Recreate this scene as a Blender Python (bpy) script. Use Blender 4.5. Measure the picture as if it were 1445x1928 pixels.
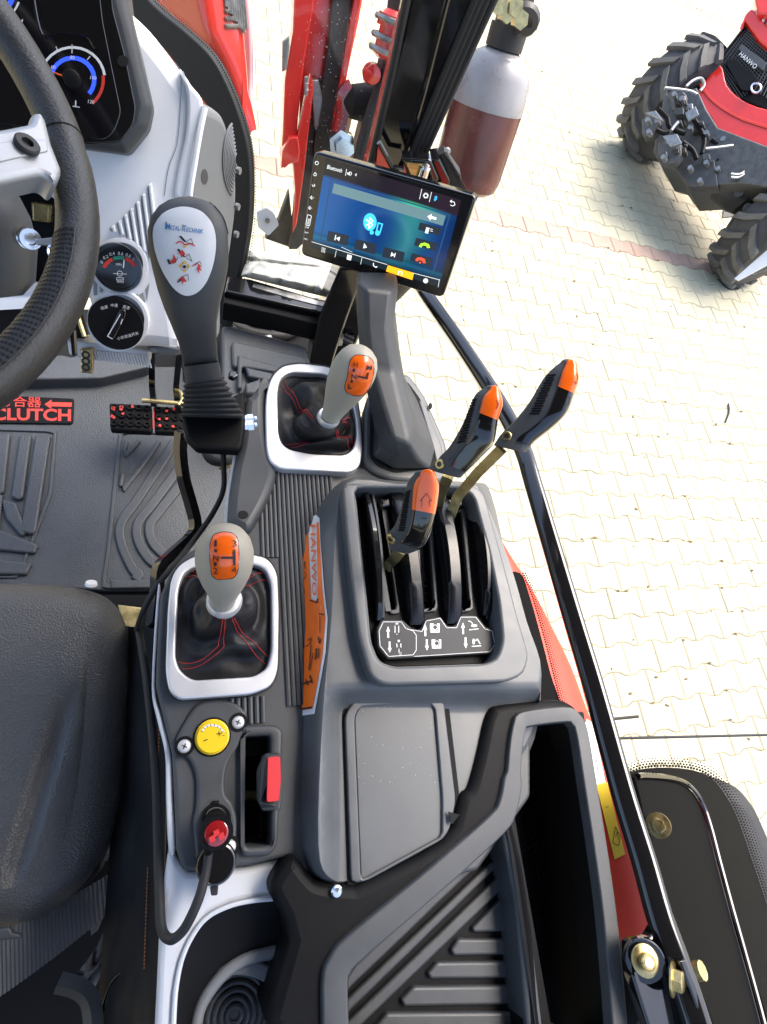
import bpy, bmesh, math, random
import numpy as np
from mathutils import Vector, Matrix, noise
from mathutils.geometry import delaunay_2d_cdt
from mathutils.bvhtree import BVHTree
random.seed(7)
C = bpy.context.scene.collection
for o in list(bpy.data.objects): bpy.data.objects.remove(o)
SC = bpy.context.scene
# ------------------------------------------------------------------ camera
EYE = Vector((0, 0, 2.3)); FOC = 1030.0; CU, CV = 722.5, 964.0
RX = Vector((.94169973, -.11862925, .31484714)); RY = Vector((.01937573, -.91510535, -.40274903)); RZ = Vector((.33589612, .38536904, -.85945593))
cam = bpy.data.cameras.new('camera'); camo = bpy.data.objects.new('camera', cam); C.objects.link(camo)
cam.sensor_fit = 'VERTICAL'; cam.sensor_height = 36; cam.lens = 36 * FOC / 1928; cam.clip_start = .02; cam.clip_end = 500
m = Matrix((RX, -RY, -RZ)).transposed().to_4x4(); m.translation = EYE; camo.matrix_world = m
SC.camera = camo
# ------------------------------------------------------------------ light
SUN_EL, SUN_AZ = 60, 58          # azimuth from +y (forward) towards +x (right)
w = bpy.data.worlds.new('World'); SC.world = w; w.use_nodes = True
nt = w.node_tree; bg = nt.nodes['Background']; sk = nt.nodes.new('ShaderNodeTexSky')
sk.sky_type = 'NISHITA'; sk.sun_disc = False; sk.sun_elevation = math.radians(SUN_EL); sk.sun_rotation = math.radians(SUN_AZ)
sk.air_density = 1.0; sk.dust_density = 4.0; sk.ozone_density = 1.0
nt.links.new(sk.outputs[0], bg.inputs[0]); bg.inputs[1].default_value = .12
sl = bpy.data.lights.new('sun', 'SUN'); sl.energy = 1.1; sl.angle = math.radians(40); sl.color = (1, .95, .87)
so = bpy.data.objects.new('sun', sl); C.objects.link(so)
sd = Vector((math.sin(math.radians(SUN_AZ)) * math.cos(math.radians(SUN_EL)), math.cos(math.radians(SUN_AZ)) * math.cos(math.radians(SUN_EL)), math.sin(math.radians(SUN_EL))))
so.rotation_euler = sd.to_track_quat('Z', 'Y').to_euler(); so.location = (3, 3, 8)
SC.view_settings.view_transform = 'Standard'; SC.view_settings.look = 'None'; SC.view_settings.gamma = 1
SC.view_settings.use_curve_mapping = False; SC.view_settings.exposure = 2.05
SC.render.engine = 'CYCLES'
# ------------------------------------------------------------------ geometry helpers (coordinates relative to the eye, metres)
def ray(u, v): return RX * ((u - CU) / FOC) + RY * ((v - CV) / FOC) + RZ
class Pl:
    def __init__(s, n, p): s.n = Vector(n).normalized(); s.c = s.n.dot(Vector(p))
    def at(s, u, v):
        r = ray(u, v); return r * (s.c / s.n.dot(r))
    def up(s, t): return Pl(s.n, s.n * (s.c + t))
def H(d): return Pl((0, 0, 1), (0, 0, -d))
def P(u, v, d): return H(d).at(u, v)
def Py(u, v, y):
    r = ray(u, v); return r * (y / r.y)
def Zp(u, v, z): return ray(u, v) * z
def plane3(a, b, c):
    n = (b - a).cross(c - a).normalized()
    if n.dot(a) > 0: n = -n            # face the eye
    return Pl(n, a)
def topx(p):
    z = p.dot(RZ); return (CU + FOC * p.dot(RX) / z, CV + FOC * p.dot(RY) / z)
def cr(pts, sub=5, closed=True):
    n = len(pts); out = []
    dim = len(pts[0]); rng = range(n) if closed else range(n - 1)
    for i in rng:
        g = lambda k: pts[k % n] if closed else pts[min(max(k, 0), n - 1)]
        p0, p1, p2, p3 = g(i - 1), g(i), g(i + 1), g(i + 2)
        for j in range(sub):
            t = j / sub
            out.append(tuple(.5 * ((2 * p1[k]) + (-p0[k] + p2[k]) * t + (2 * p0[k] - 5 * p1[k] + 4 * p2[k] - p3[k]) * t * t + (-p0[k] + 3 * p1[k] - 3 * p2[k] + p3[k]) * t ** 3) for k in range(dim)))
    if not closed: out.append(tuple(pts[-1]))
    return out
def rp(pts, r, n=5):
    """polygon with rounded corners; r one number or one per corner"""
    out = []; N = len(pts)
    for i in range(N):
        p = Vector(pts[i]); a = Vector(pts[i - 1]); b = Vector(pts[(i + 1) % N])
        ri = r[i] if isinstance(r, (list, tuple)) else r
        da, db = (a - p), (b - p); l = min(ri, da.length * .48, db.length * .48)
        if l < .01: out.append(tuple(p)); continue
        pa, pb = p + da.normalized() * l, p + db.normalized() * l
        for k in range(n + 1):
            t = k / n; out.append(tuple(pa * (1 - t) ** 2 + p * 2 * t * (1 - t) + pb * t * t))
    return out
def circ(u, v, r, n=32, ry=None, a0=0): return [(u + r * math.cos(a0 + 2 * math.pi * k / n), v + (ry or r) * math.sin(a0 + 2 * math.pi * k / n)) for k in range(n)]
def resample(pts, n, closed=True):
    q = [Vector(p) for p in pts]
    if closed: q = q + [q[0]]
    L = [0]
    for a, b in zip(q, q[1:]): L.append(L[-1] + (b - a).length)
    out = []; j = 0; tot = L[-1]
    for k in range(n):
        t = tot * k / (n if closed else n - 1)
        while j < len(q) - 2 and L[j + 1] < t: j += 1
        d = L[j + 1] - L[j]; out.append(q[j].lerp(q[j + 1], 0 if d == 0 else min(1, (t - L[j]) / d)))
    return out
def area2(p): return .5 * sum(a[0] * b[1] - b[0] * a[1] for a, b in zip(p, p[1:] + p[:1]))
def loft(loops, cap0=True, cap1=True, closed=True):
    V = []; Fs = []; n = len(loops[0])
    for l in loops: V += [Vector(p) for p in l]
    for i in range(len(loops) - 1):
        for j in range(n if closed else n - 1):
            k = (j + 1) % n; Fs.append((i * n + j, i * n + k, (i + 1) * n + k, (i + 1) * n + j))
    if cap0: Fs.append(tuple(reversed(range(n))))
    if cap1: Fs.append(tuple((len(loops) - 1) * n + j for j in range(n)))
    return V, Fs
def join(*ms):
    V = []; Fs = []
    for v, f in ms:
        b = len(V); V += list(v); Fs += [tuple(i + b for i in q) for q in f]
    return V, Fs
def insets(loop, n, offs):
    """inset a planar closed 3-D loop with normal n by each offset"""
    N = len(loop); res = []
    e = [(loop[(i + 1) % N] - loop[i]) for i in range(N)]
    e = [x.normalized() if x.length > 1e-9 else Vector((1, 0, 0)) for x in e]
    ar = sum((loop[i] - loop[0]).cross(loop[(i + 1) % N] - loop[0]).dot(n) for i in range(N))
    s = 1 if ar > 0 else -1
    mv = []
    for i in range(N):
        a = n.cross(e[i - 1]) * s; b = n.cross(e[i]) * s; q = a + b
        q = q.normalized() if q.length > 1e-6 else b
        mv.append(q / max(.45, q.dot(b)))
    for o in offs: res.append([p + d * o for p, d in zip(loop, mv)])
    return res
def fill(loops3, n):
    """triangulate planar region bounded by first loop with the others as holes"""
    ax = n.orthogonal().normalized(); ay = n.cross(ax)
    V = []; E = []
    for l in loops3:
        b = len(V); V += list(l); E += [(b + i, b + (i + 1) % len(l)) for i in range(len(l))]
    p2 = [Vector((p.dot(ax), p.dot(ay))) for p in V]
    r = delaunay_2d_cdt(p2, E, [], 2 if len(loops3) > 1 else 1, 1e-7)
    zz = V[0].dot(n); out = [ax * q.x + ay * q.y + n * zz for q in r[0]]
    fs = [tuple(f) for f in r[2]]
    if len(loops3) > 1:            # drop the triangles inside holes
        hs = [[(p.dot(ax), p.dot(ay)) for p in l] for l in loops3[1:]]
        def ins(c, h):
            k = False
            for (x1, y1), (x2, y2) in zip(h, h[1:] + h[:1]):
                if (y1 > c[1]) != (y2 > c[1]) and c[0] < (x2 - x1) * (c[1] - y1) / (y2 - y1) + x1: k = not k
            return k
        o0 = [(p.dot(ax), p.dot(ay)) for p in loops3[0]]
        g = []
        for f in fs:
            c = (sum(r[0][i].x for i in f) / len(f), sum(r[0][i].y for i in f) / len(f))
            if ins(c, o0) and not any(ins(c, h) for h in hs): g.append(f)
        fs = g
    return out, fs
def prof(r, k=3): return [(r * (1 - math.cos(a)), r * (1 - math.sin(a))) for a in [math.pi / 2 * i / k for i in range(k + 1)]]
def slab3(loop, n, thick, r=.002, holes=(), bottom=False, deep=None):
    """closed 3-D loop = top face outline; body goes down -n*thick; rounded top edge"""
    parts = []; tops = []
    for idx, L in enumerate([loop] + list(holes)):
        pr = prof(r)
        offs = [a if idx == 0 else -a for a, b in pr]
        ins = insets(L, n, offs)
        ls = [[p - n * (thick if idx == 0 or deep is None else deep) for p in ins[0]]] + [[p - n * b for p in q] for q, (a, b) in zip(ins, pr)]
        parts.append(loft(ls, bottom and idx == 0, False)); tops.append(ls[-1])
    if holes: parts.append(fill(tops, n))
    else: parts.append(fill(tops, n))
    return join(*parts)
def slab(px, pl, thick, r=.002, holes=(), **k):
    return slab3([pl.at(*p) for p in px], pl.n, thick, r, [[pl.at(*p) for p in h] for h in holes], **k)
def ring(outer, inner, pl, thick, r=.002, n=64, thin=None, lift_in=0):
    """frame between two outlines of similar shape"""
    def start(q):
        q = resample(q, n * 4); c = sum(q, Vector((0, 0))) / len(q)
        i = min(range(len(q)), key=lambda i: abs(math.atan2((q[i] - c).y, (q[i] - c).x) - 1.2)); q = q[i:] + q[:i]
        if area2([tuple(x) for x in q]) < 0: q = [q[0]] + q[:0:-1]
        return q[::4]
    O = [pl.at(*p) for p in start([Vector(p) for p in outer])]; I = [pl.at(*p) + pl.n * lift_in for p in start([Vector(p) for p in inner])]
    pr = prof(r); o = insets(O, pl.n, [a for a, b in pr]); i = insets(I, pl.n, [-a for a, b in pr])
    ls = [[p - pl.n * thick for p in o[0]]] + [[p - pl.n * b for p in q] for q, (a, b) in zip(o, pr)]
    ls += [[p - pl.n * b for p in q] for q, (a, b) in reversed(list(zip(i, pr)))] + [[p - pl.n * (thin or thick) for p in i[0]]]
    return loft(ls, False, False)
def tube(path, rad, n=10, cap=True, closed=False, sq=None):
    pts = [Vector(p) for p in path]; N = len(pts); loops = []
    rad = rad if isinstance(rad, (list, tuple)) else [rad] * N
    T = []
    for i in range(N):
        a = pts[i - 1] if (i > 0 or closed) else pts[i]; b = pts[(i + 1) % N] if (i < N - 1 or closed) else pts[i]
        T.append((b - a).normalized())
    x = T[0].orthogonal().normalized() if sq is None else (sq - T[0] * sq.dot(T[0])).normalized()
    for i in range(N):
        x = (x - T[i] * x.dot(T[i])).normalized(); y = T[i].cross(x)
        lp = []
        for k in range(n):
            a = 2 * math.pi * k / n; c, s = math.cos(a), math.sin(a)
            if sq is not None:
                e = 5; g = (abs(c) ** e + abs(s) ** e) ** (-1 / e); c *= g; s *= g
            lp.append(pts[i] + (x * c + y * s) * rad[i])
        loops.append(lp)
    if closed: loops.append(loops[0])
    return loft(loops, cap and not closed, cap and not closed)
def lathe(p, d, prf, n=28, cap0=True):
    d = Vector(d).normalized(); x = d.orthogonal().normalized(); y = d.cross(x); p = Vector(p)
    return loft([[p + d * t + (x * math.cos(2 * math.pi * k / n) + y * math.sin(2 * math.pi * k / n)) * max(r, 1e-5) for k in range(n)] for t, r in prf], cap0, True)
def facing(u0, v0, u1, v1, d):
    m_ = P((u0 + u1) / 2, (v0 + v1) / 2, d); pl = Pl(-m_.normalized(), m_); return pl.at(u0, v0), pl.at(u1, v1)
def sheet_px(outer, holes, fn, step):
    V = []; E = []
    for l in [outer] + list(holes):
        b = len(V); V += [Vector(p) for p in l]; E += [(b + i, b + (i + 1) % len(l)) for i in range(len(l))]
    def ins(c, h):
        k = False
        for (x1, y1), (x2, y2) in zip(h, h[1:] + h[:1]):
            if (y1 > c[1]) != (y2 > c[1]) and c[0] < (x2 - x1) * (c[1] - y1) / (y2 - y1) + x1: k = not k
        return k
    ok = lambda c: ins(c, outer) and not any(ins(c, h) for h in holes)
    n0 = len(V); x = min(p[0] for p in outer)
    while x < max(p[0] for p in outer):
        y = min(p[1] for p in outer)
        while y < max(p[1] for p in outer):
            if ok((x, y)) and min((p.x - x) ** 2 + (p.y - y) ** 2 for p in V[:n0]) > (step * .4) ** 2: V.append(Vector((x, y)))
            y += step
        x += step
    r = delaunay_2d_cdt(V, E, [], 0, 1e-6); g = []
    for f in r[2]:
        c = (sum(r[0][i].x for i in f) / len(f), sum(r[0][i].y for i in f) / len(f))
        if ok(c): g.append(tuple(f))
    return [P(p.x, p.y, fn(p.x, p.y)) for p in r[0]], g
def limb(st, n=28, flat=.8, e=2.0, cap=True):
    """stations (uL,vL,uR,vR,depth[,flat]); solid whose silhouette follows the station ends"""
    loops = []
    for s in st:
        L, R = facing(s[0], s[1], s[2], s[3], s[4]); c = (L + R) / 2; a = (R - L) / 2
        b = c.normalized(); b = (b - a * (b.dot(a) / a.length_squared)).normalized() * a.length * (s[5] if len(s) > 5 else flat)
        lp = []
        for k in range(n):
            t = 2 * math.pi * k / n; x, y = math.cos(t), math.sin(t)
            g = (abs(x) ** e + abs(y) ** e) ** (-1 / e); lp.append(c + (a * x + b * y) * g)
        loops.append(lp)
    return loft(loops, cap, cap)
def box3(c, x, y, z, r=0):
    c, x, y, z = map(Vector, (c, x, y, z))
    lo = [c - z + x * a + y * b for a, b in ((-1, -1), (1, -1), (1, 1), (-1, 1))]
    if r:
        n = z.normalized(); L = rp3(lo, r)
        return slab3([p + z * 2 for p in L], n, z.length * 2, min(r, z.length) * .8, bottom=True)
    return loft([lo, [p + z * 2 for p in lo]])
def rp3(pts, r, n=3):
    out = []; N = len(pts)
    for i in range(N):
        p, a, b = pts[i], pts[i - 1], pts[(i + 1) % N]; l = min(r, (a - p).length * .48, (b - p).length * .48)
        pa, pb = p + (a - p).normalized() * l, p + (b - p).normalized() * l
        for k in range(n + 1):
            t = k / n; out.append(pa * (1 - t) ** 2 + p * 2 * t * (1 - t) + pb * t * t)
    return out
def grid(fn, nu, nv):
    V = [fn(i / (nu - 1), j / (nv - 1)) for j in range(nv) for i in range(nu)]
    return V, [(j * nu + i, j * nu + i + 1, (j + 1) * nu + i + 1, (j + 1) * nu + i) for j in range(nv - 1) for i in range(nu - 1)]
# ------------------------------------------------------------------ materials
MATS = {}
def mat(name, col, rough=.5, metal=0, grain=None, var=None, coat=0, spec=.5, emit=None, aniso=None, trans=0, vcol=False, rnd=0):
    mt = bpy.data.materials.new(name); mt.use_nodes = True; t = mt.node_tree; b = t.nodes['Principled BSDF']; L = t.links.new
    b.inputs['Base Color'].default_value = (*col, 1); b.inputs['Roughness'].default_value = rough; b.inputs['Metallic'].default_value = metal
    b.inputs['Coat Weight'].default_value = coat; b.inputs['Coat Roughness'].default_value = .06; b.inputs['Specular IOR Level'].default_value = spec
    b.inputs['Transmission Weight'].default_value = trans
    if emit: b.inputs['Emission Color'].default_value = (*emit[0], 1); b.inputs['Emission Strength'].default_value = emit[1]
    tc = None
    if grain or var or aniso:
        tc = t.nodes.new('ShaderNodeTexCoord')
    if var:                         # (scale, darkest factor, brightest factor[, rough spread])
        nz = t.nodes.new('ShaderNodeTexNoise'); nz.inputs['Scale'].default_value = var[0]; nz.inputs['Detail'].default_value = 6; nz.inputs['Roughness'].default_value = .65
        L(tc.outputs['Object'], nz.inputs['Vector'])
        mr = t.nodes.new('ShaderNodeMapRange'); mr.inputs[1].default_value = .3; mr.inputs[2].default_value = .7; mr.inputs[3].default_value = var[1]; mr.inputs[4].default_value = var[2]
        L(nz.outputs[0], mr.inputs[0])
        mx = t.nodes.new('ShaderNodeMix'); mx.data_type = 'RGBA'; mx.blend_type = 'MULTIPLY'; mx.inputs[0].default_value = 1; mx.inputs[6].default_value = (*col, 1)
        L(mr.outputs[0], mx.inputs[7]); L(mx.outputs[2], b.inputs['Base Color'])
        sp = var[3] if len(var) > 3 else .1
        m2 = t.nodes.new('ShaderNodeMapRange'); m2.inputs[1].default_value = .3; m2.inputs[2].default_value = .7; m2.inputs[3].default_value = rough - sp; m2.inputs[4].default_value = min(1, rough + sp)
        L(nz.outputs[0], m2.inputs[0]); L(m2.outputs[0], b.inputs['Roughness'])
    if rnd:
        oi = t.nodes.new('ShaderNodeObjectInfo'); hs = t.nodes.new('ShaderNodeHueSaturation'); m3 = t.nodes.new('ShaderNodeMapRange')
        m3.inputs[3].default_value = 1 - rnd; m3.inputs[4].default_value = 1 + rnd * .6; L(oi.outputs['Random'], m3.inputs[0]); L(m3.outputs[0], hs.inputs['Value'])
        src = b.inputs['Base Color'].links[0].from_socket if b.inputs['Base Color'].links else None
        if src: L(src, hs.inputs['Color'])
        else: hs.inputs['Color'].default_value = (*col, 1)
        L(hs.outputs[0], b.inputs['Base Color'])
    if grain:                       # list of (kind, scale, strength, distance)
        prev = None
        for kd, sc, st, ds in grain:
            if kd == 'v': tx = t.nodes.new('ShaderNodeTexVoronoi'); out = 0
            elif kd == 'e': tx = t.nodes.new('ShaderNodeTexVoronoi'); tx.feature = 'DISTANCE_TO_EDGE'; out = 0
            else: tx = t.nodes.new('ShaderNodeTexNoise'); tx.inputs['Detail'].default_value = 4; out = 0
            tx.inputs['Scale'].default_value = sc; L(tc.outputs['Object'], tx.inputs['Vector'])
            bp = t.nodes.new('ShaderNodeBump'); bp.inputs['Strength'].default_value = st; bp.inputs['Distance'].default_value = ds
            L(tx.outputs[out], bp.inputs['Height'])
            if prev: L(prev.outputs[0], bp.inputs['Normal'])
            prev = bp
        L(prev.outputs[0], b.inputs['Normal'])
    if vcol:
        a = t.nodes.new('ShaderNodeAttribute'); a.attribute_name = 'picture'; L(a.outputs[0], b.inputs['Emission Color']); b.inputs['Emission Strength'].default_value = vcol
    MATS[name] = mt; return mt
GR = [('n', 1500, .25, .0006)]
mat('plastic_dark', (.050, .053, .056), .50, grain=GR, var=(22, .80, 1.18, .09))
mat('plastic_grey', (.088, .093, .097), .42, grain=[('n', 1800, .15, .0005)], var=(18, .86, 1.12, .08))
mat('plastic_black', (.0045, .0045, .005), .55, spec=.15, grain=GR, var=(9, .8, 1.2, .06))
mat('gloss_black', (.006, .006, .007), .10, coat=.6, var=(30, .9, 1.1, .05))
mat('rubber', (.014, .014, .015), .65, grain=[('n', 900, .3, .0008)])
mat('cavity', (.004, .004, .004), .9)
mat('mat_rubber', (.058, .064, .070), .45, grain=[('v', 420, .35, .0015), ('n', 60, .2, .002)], var=(6, .75, 1.15, .1))
mat('silver', (.74, .74, .75), .42, metal=.6, grain=[('n', 900, .08, .0004)], var=(12, .92, 1.06, .06))
mat('cast_silver', (.42, .425, .43), .45, metal=.5, grain=[('n', 700, .12, .0006)])
mat('chrome', (.75, .76, .78), .18, metal=1)
mat('brass', (.66, .53, .25), .42, metal=.9, var=(60, .55, 1.15, .12))
mat('zinc_gold', (.55, .43, .20), .30, metal=.95, var=(80, .6, 1.1, .1))
mat('knob_taupe', (.36, .33, .265), .48, grain=[('n', 1600, .12, .0004)], var=(14, .93, 1.06, .05))
mat('orange', (.88, .125, .006), .22, coat=.5)
mat('sticker_orange', (.95, .17, .012), .35, coat=.2, var=(40, .93, 1.05, .05))
mat('white_print', (.72, .72, .72), .45)
mat('black_print', (.012, .012, .012), .5)
mat('red_print', (.62, .035, .02), .5)
mat('blue_print', (.02, .17, .42), .5)
mat('yellow_print', (.75, .50, .02), .5)
mat('green_print', (.02, .22, .14), .5)
mat('grey_print_shade', (.25, .26, .27), .5)
mat('panel_white', (.80, .81, .83), .42, grain=[('n', 1500, .10, .0004)], var=(6, .95, 1.04, .05))
mat('trim_white', (.60, .615, .64), .42, grain=[('n', 1500, .10, .0004)], var=(6, .95, 1.04, .05))
mat('speaker_grey', (.17, .18, .19), .45, grain=GR)
mat('leather', (.009, .009, .010), .46, spec=.35, grain=[('n', 900, .2, .0008), ('n', 160, .12, .0015)], var=(30, .8, 1.2, .1))
mat('vinyl', (.068, .068, .067), .34, grain=[('v', 420, .40, .0018), ('n', 900, .3, .001)], var=(8, .93, 1.06, .03))
mat('wheel_rim_black', (.020, .019, .018), .46, grain=[('v', 420, .22, .0012), ('n', 900, .2, .0008)], var=(20, .8, 1.2, .08))
mat('belt', (.10, .104, .112), .75, grain=[('n', 500, .4, .001)])
mat('red_thread', (.42, .02, .025), .7)
mat('orange_thread', (.45, .15, .03), .7)
mat('glass_black', (.004, .004, .006), .05, coat=1)
mat('red_paint', (.70, .028, .018), .22, coat=.7, var=(20, .93, 1.05, .05))
mat('red_clear', (.26, .008, .010), .15, coat=1)
mat('red_switch', (.60, .035, .040), .38)
mat('yellow_knob', (.78, .52, .01), .40)
mat('quilt', (.40, .40, .375), .75, grain=[('n', 300, .2, .002)])
mat('steel_dull', (.30, .30, .30), .4, metal=.7, var=(50, .6, 1.2, .1))
mat('dirty_dark', (.030, .027, .024), .6, var=(40, .4, 1.6, .2))
mat('tyre', (.042, .042, .043), .7, var=(8, .6, 1.6, .1))
mat('tyre_lug', (.105, .10, .09), .75, var=(10, .7, 1.3, .1))
mat('muffler', (.11, .095, .093), .28, var=(14, .7, 1.3, .1))
mat('paver', (.47, .43, .295), .8, grain=[('n', 160, .35, .004)], var=(7, .88, 1.05, .08), rnd=.06)
mat('paver_red', (.42, .29, .22), .8, grain=[('n', 160, .35, .004)], var=(7, .85, 1.08, .08), rnd=.08)
mat('joint_soil', (.34, .29, .175), .95, grain=[('n', 90, .5, .01)], var=(5, .6, 1.3, .05))
mat('dirt', (.22, .16, .08), .9)
mat('matte_black', (.0015, .0015, .0018), .55, spec=.05)
mat('grip_dark', (.036, .038, .040), .5, grain=GR)
mat('plate_dark', (.030, .032, .035), .5, spec=.3, grain=GR)
mat('cast_iron', (.075, .078, .08), .5, var=(25, .5, 1.3, .12))
mat('cover_black', (.012, .012, .013), .7, spec=.2)
mat('satin_black', (.006, .006, .007), .26, spec=.4, var=(20, .8, 1.2, .06))
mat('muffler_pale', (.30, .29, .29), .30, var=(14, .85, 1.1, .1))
mat('muffler_red_reflection', (.13, .045, .038), .22, var=(10, .6, 1.3, .1))  # red glass reflection put into the muffler's base colour
mat('red_fender', (.78, .060, .030), .45, spec=.3, var=(12, .93, 1.05, .06))
mat('unseen_blocker_dark', (.035, .035, .035), .9)
mat('frit', (.008, .008, .009), .25)
def glass_mat():
    mt = bpy.data.materials.new('glass_clear'); mt.use_nodes = True; t = mt.node_tree; t.nodes.remove(t.nodes['Principled BSDF'])
    o = t.nodes['Material Output']; a = t.nodes.new('ShaderNodeBsdfTransparent'); a.inputs[0].default_value = (.96, .975, .965, 1)
    g = t.nodes.new('ShaderNodeBsdfGlossy'); g.inputs['Roughness'].default_value = .02; f = t.nodes.new('ShaderNodeMath'); f.operation = 'MULTIPLY'; f.inputs[1].default_value = .10; lw = t.nodes.new('ShaderNodeLayerWeight'); lw.inputs[0].default_value = .5; t.links.new(lw.outputs['Facing'], f.inputs[0])
    x = t.nodes.new('ShaderNodeMixShader'); t.links.new(f.outputs[0], x.inputs[0]); t.links.new(a.outputs[0], x.inputs[1]); t.links.new(g.outputs[0], x.inputs[2]); t.links.new(x.outputs[0], o.inputs[0])
    MATS['glass_clear'] = mt
glass_mat()
# ------------------------------------------------------------------ objects
ORG = {}; REG = {}
def tag(o, label=None, cat=None, group=None, kind=None):
    if label: o['label'] = label
    if cat: o['category'] = cat
    if group: o['group'] = group
    if kind: o['kind'] = kind
    return o
def thing(name, label, cat, org, group=None, kind=None):
    o = bpy.data.objects.new(name, None); C.objects.link(o); o.location = EYE + Vector(org); o.empty_display_size = .02
    ORG[o] = Vector(org); return tag(o, label, cat, group, kind)
def obj(name, vf, mt, parent=None, label=None, cat=None, group=None, kind=None, ang=38, wn=True, bev=0):
    V, Fs = vf
    if parent is not None: org = ORG[parent]
    else:
        org = Vector((sum(p.x for p in V) / len(V), sum(p.y for p in V) / len(V), min(p.z for p in V)))
    me = bpy.data.meshes.new(name); me.from_pydata([tuple(p - org) for p in V], [], Fs)
    bm = bmesh.new(); bm.from_mesh(me); bmesh.ops.recalc_face_normals(bm, faces=bm.faces); bm.to_mesh(me); bm.free()
    me.materials.append(MATS[mt]); me.shade_smooth(); me.set_sharp_from_angle(angle=math.radians(ang))
    o = bpy.data.objects.new(name, me); C.objects.link(o)
    if parent is not None: o.parent = parent
    else: o.location = EYE + org
    ORG[o] = org; REG[o] = (V, Fs)
    if bev:
        md = o.modifiers.new('bevel', 'BEVEL'); md.width = bev; md.segments = 3; md.angle_limit = math.radians(12)
    if wn:
        md = o.modifiers.new('normals', 'WEIGHTED_NORMAL'); md.keep_sharp = True
    return tag(o, label, cat, group, kind)
def bvh(*os):
    V, Fs = join(*[REG[o] for o in os]); return BVHTree.FromPolygons(V, Fs)
def shoot(t, u, v, lift):
    if isinstance(t, Pl): return t.at(u, v) + t.n * lift
    r = ray(u, v).normalized(); h = t.ray_cast(Vector((0, 0, 0)), r)
    if h[0] is None:
        h = t.find_nearest(r * LAST[0])
        return h[0] + (h[1] if h[1].dot(r) < 0 else -h[1]) * lift
    LAST[0] = h[3]; n = h[1]
    if n.dot(r) > 0: n = -n
    return h[0] + n * lift
LAST = [.5]
def skin(polys, t, lift=.0006, step=None):
    """lay flat print (outlines in the photograph's pixels) on a surface"""
    out = []
    for pg in polys:
        V = [Vector(p) for p in pg]; E = [(i, (i + 1) % len(V)) for i in range(len(V))]
        if step:
            V2 = []; 
            for i in range(len(V)):
                a, b = V[i], V[(i + 1) % len(V)]; k = max(1, int((b - a).length / step))
                V2 += [a.lerp(b, j / k) for j in range(k)]
            V = V2; E = [(i, (i + 1) % len(V)) for i in range(len(V))]
            xs = [p.x for p in V]; ys = [p.y for p in V]; x = min(xs) + step * .5; pts = [tuple(p) for p in V]
            while x < max(xs):
                y = min(ys) + step * .5
                while y < max(ys):
                    k = False; dm = 1e9
                    for (x1, y1), (x2, y2) in zip(pts, pts[1:] + pts[:1]):
                        if (y1 > y) != (y2 > y) and x < (x2 - x1) * (y - y1) / (y2 - y1) + x1: k = not k
                        dm = min(dm, (x - x1) ** 2 + (y - y1) ** 2)
                    if k and dm > (step * .4) ** 2: V.append(Vector((x, y)))
                    y += step
                x += step
        r = delaunay_2d_cdt(V, E, [], 1, 1e-6)
        out.append(([shoot(t, p.x, p.y, lift) for p in r[0]], [tuple(f) for f in r[2]]))
    return join(*out)
def stroke(pts, wd, closed=False):
    """thin outlined line as polygons (pixels)"""
    pts = [Vector(p) for p in pts]; out = []
    if closed: pts = pts + [pts[0]]
    for a, b in zip(pts, pts[1:]):
        d = (b - a)
        if d.length < 1e-6: continue
        d.normalize(); n = Vector((-d.y, d.x)) * wd / 2; e = d * wd * .3
        out.append([tuple(a - e + n), tuple(b + e + n), tuple(b + e - n), tuple(a - e - n)])
    return out
def arc(u, v, r, a0, a1, wd, n=14):
    A = [math.radians(a0 + (a1 - a0) * k / n) for k in range(n + 1)]
    return [[(u + (r + wd / 2) * math.cos(a), v + (r + wd / 2) * math.sin(a)) for a in A] + [(u + (r - wd / 2) * math.cos(a), v + (r - wd / 2) * math.sin(a)) for a in reversed(A)]]
FONT = {}
def glyphs(s, off=0):
    key = (s, off)
    if key not in FONT:
        cu = bpy.data.curves.new('t', 'FONT'); cu.body = s; cu.size = 1; cu.resolution_u = 3; cu.offset = off
        ob = bpy.data.objects.new('t', cu); C.objects.link(ob); dg = bpy.context.evaluated_depsgraph_get(); dg.update()
        me = bpy.data.meshes.new_from_object(ob.evaluated_get(dg))
        FONT[key] = ([(v.co.x, v.co.y) for v in me.vertices], [tuple(p.vertices) for p in me.polygons])
        bpy.data.objects.remove(ob); bpy.data.meshes.remove(me); bpy.data.curves.remove(cu)
    return FONT[key]
def text(s, t, u, v, dx, dy, w=None, h=None, lift=.0008, bold=0):
    """text with baseline from pixel (u,v); (dx,dy) reading direction; fitted to pixel width w and cap height h"""
    V, Fs = glyphs(s, round(bold * .03, 4))
    if not V: return [], []
    x0, x1 = min(p[0] for p in V), max(p[0] for p in V); y0, y1 = min(p[1] for p in V), max(p[1] for p in V)
    d = Vector((dx, dy)).normalized(); up = Vector((d.y, -d.x))
    sy = h / (y1 - y0) if h else w / (x1 - x0); sx = w / (x1 - x0) if w else sy
    f = lambda p: Vector((u, v)) + d * ((p[0] - x0) * sx) + up * ((p[1] - y0) * sy)
    outs = []
    for bx in [0]:
        outs.append(([shoot(t, *(f(p) + d * bx), lift + abs(bx) * 2e-5) for p in V], Fs))
    return join(*outs)
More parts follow.
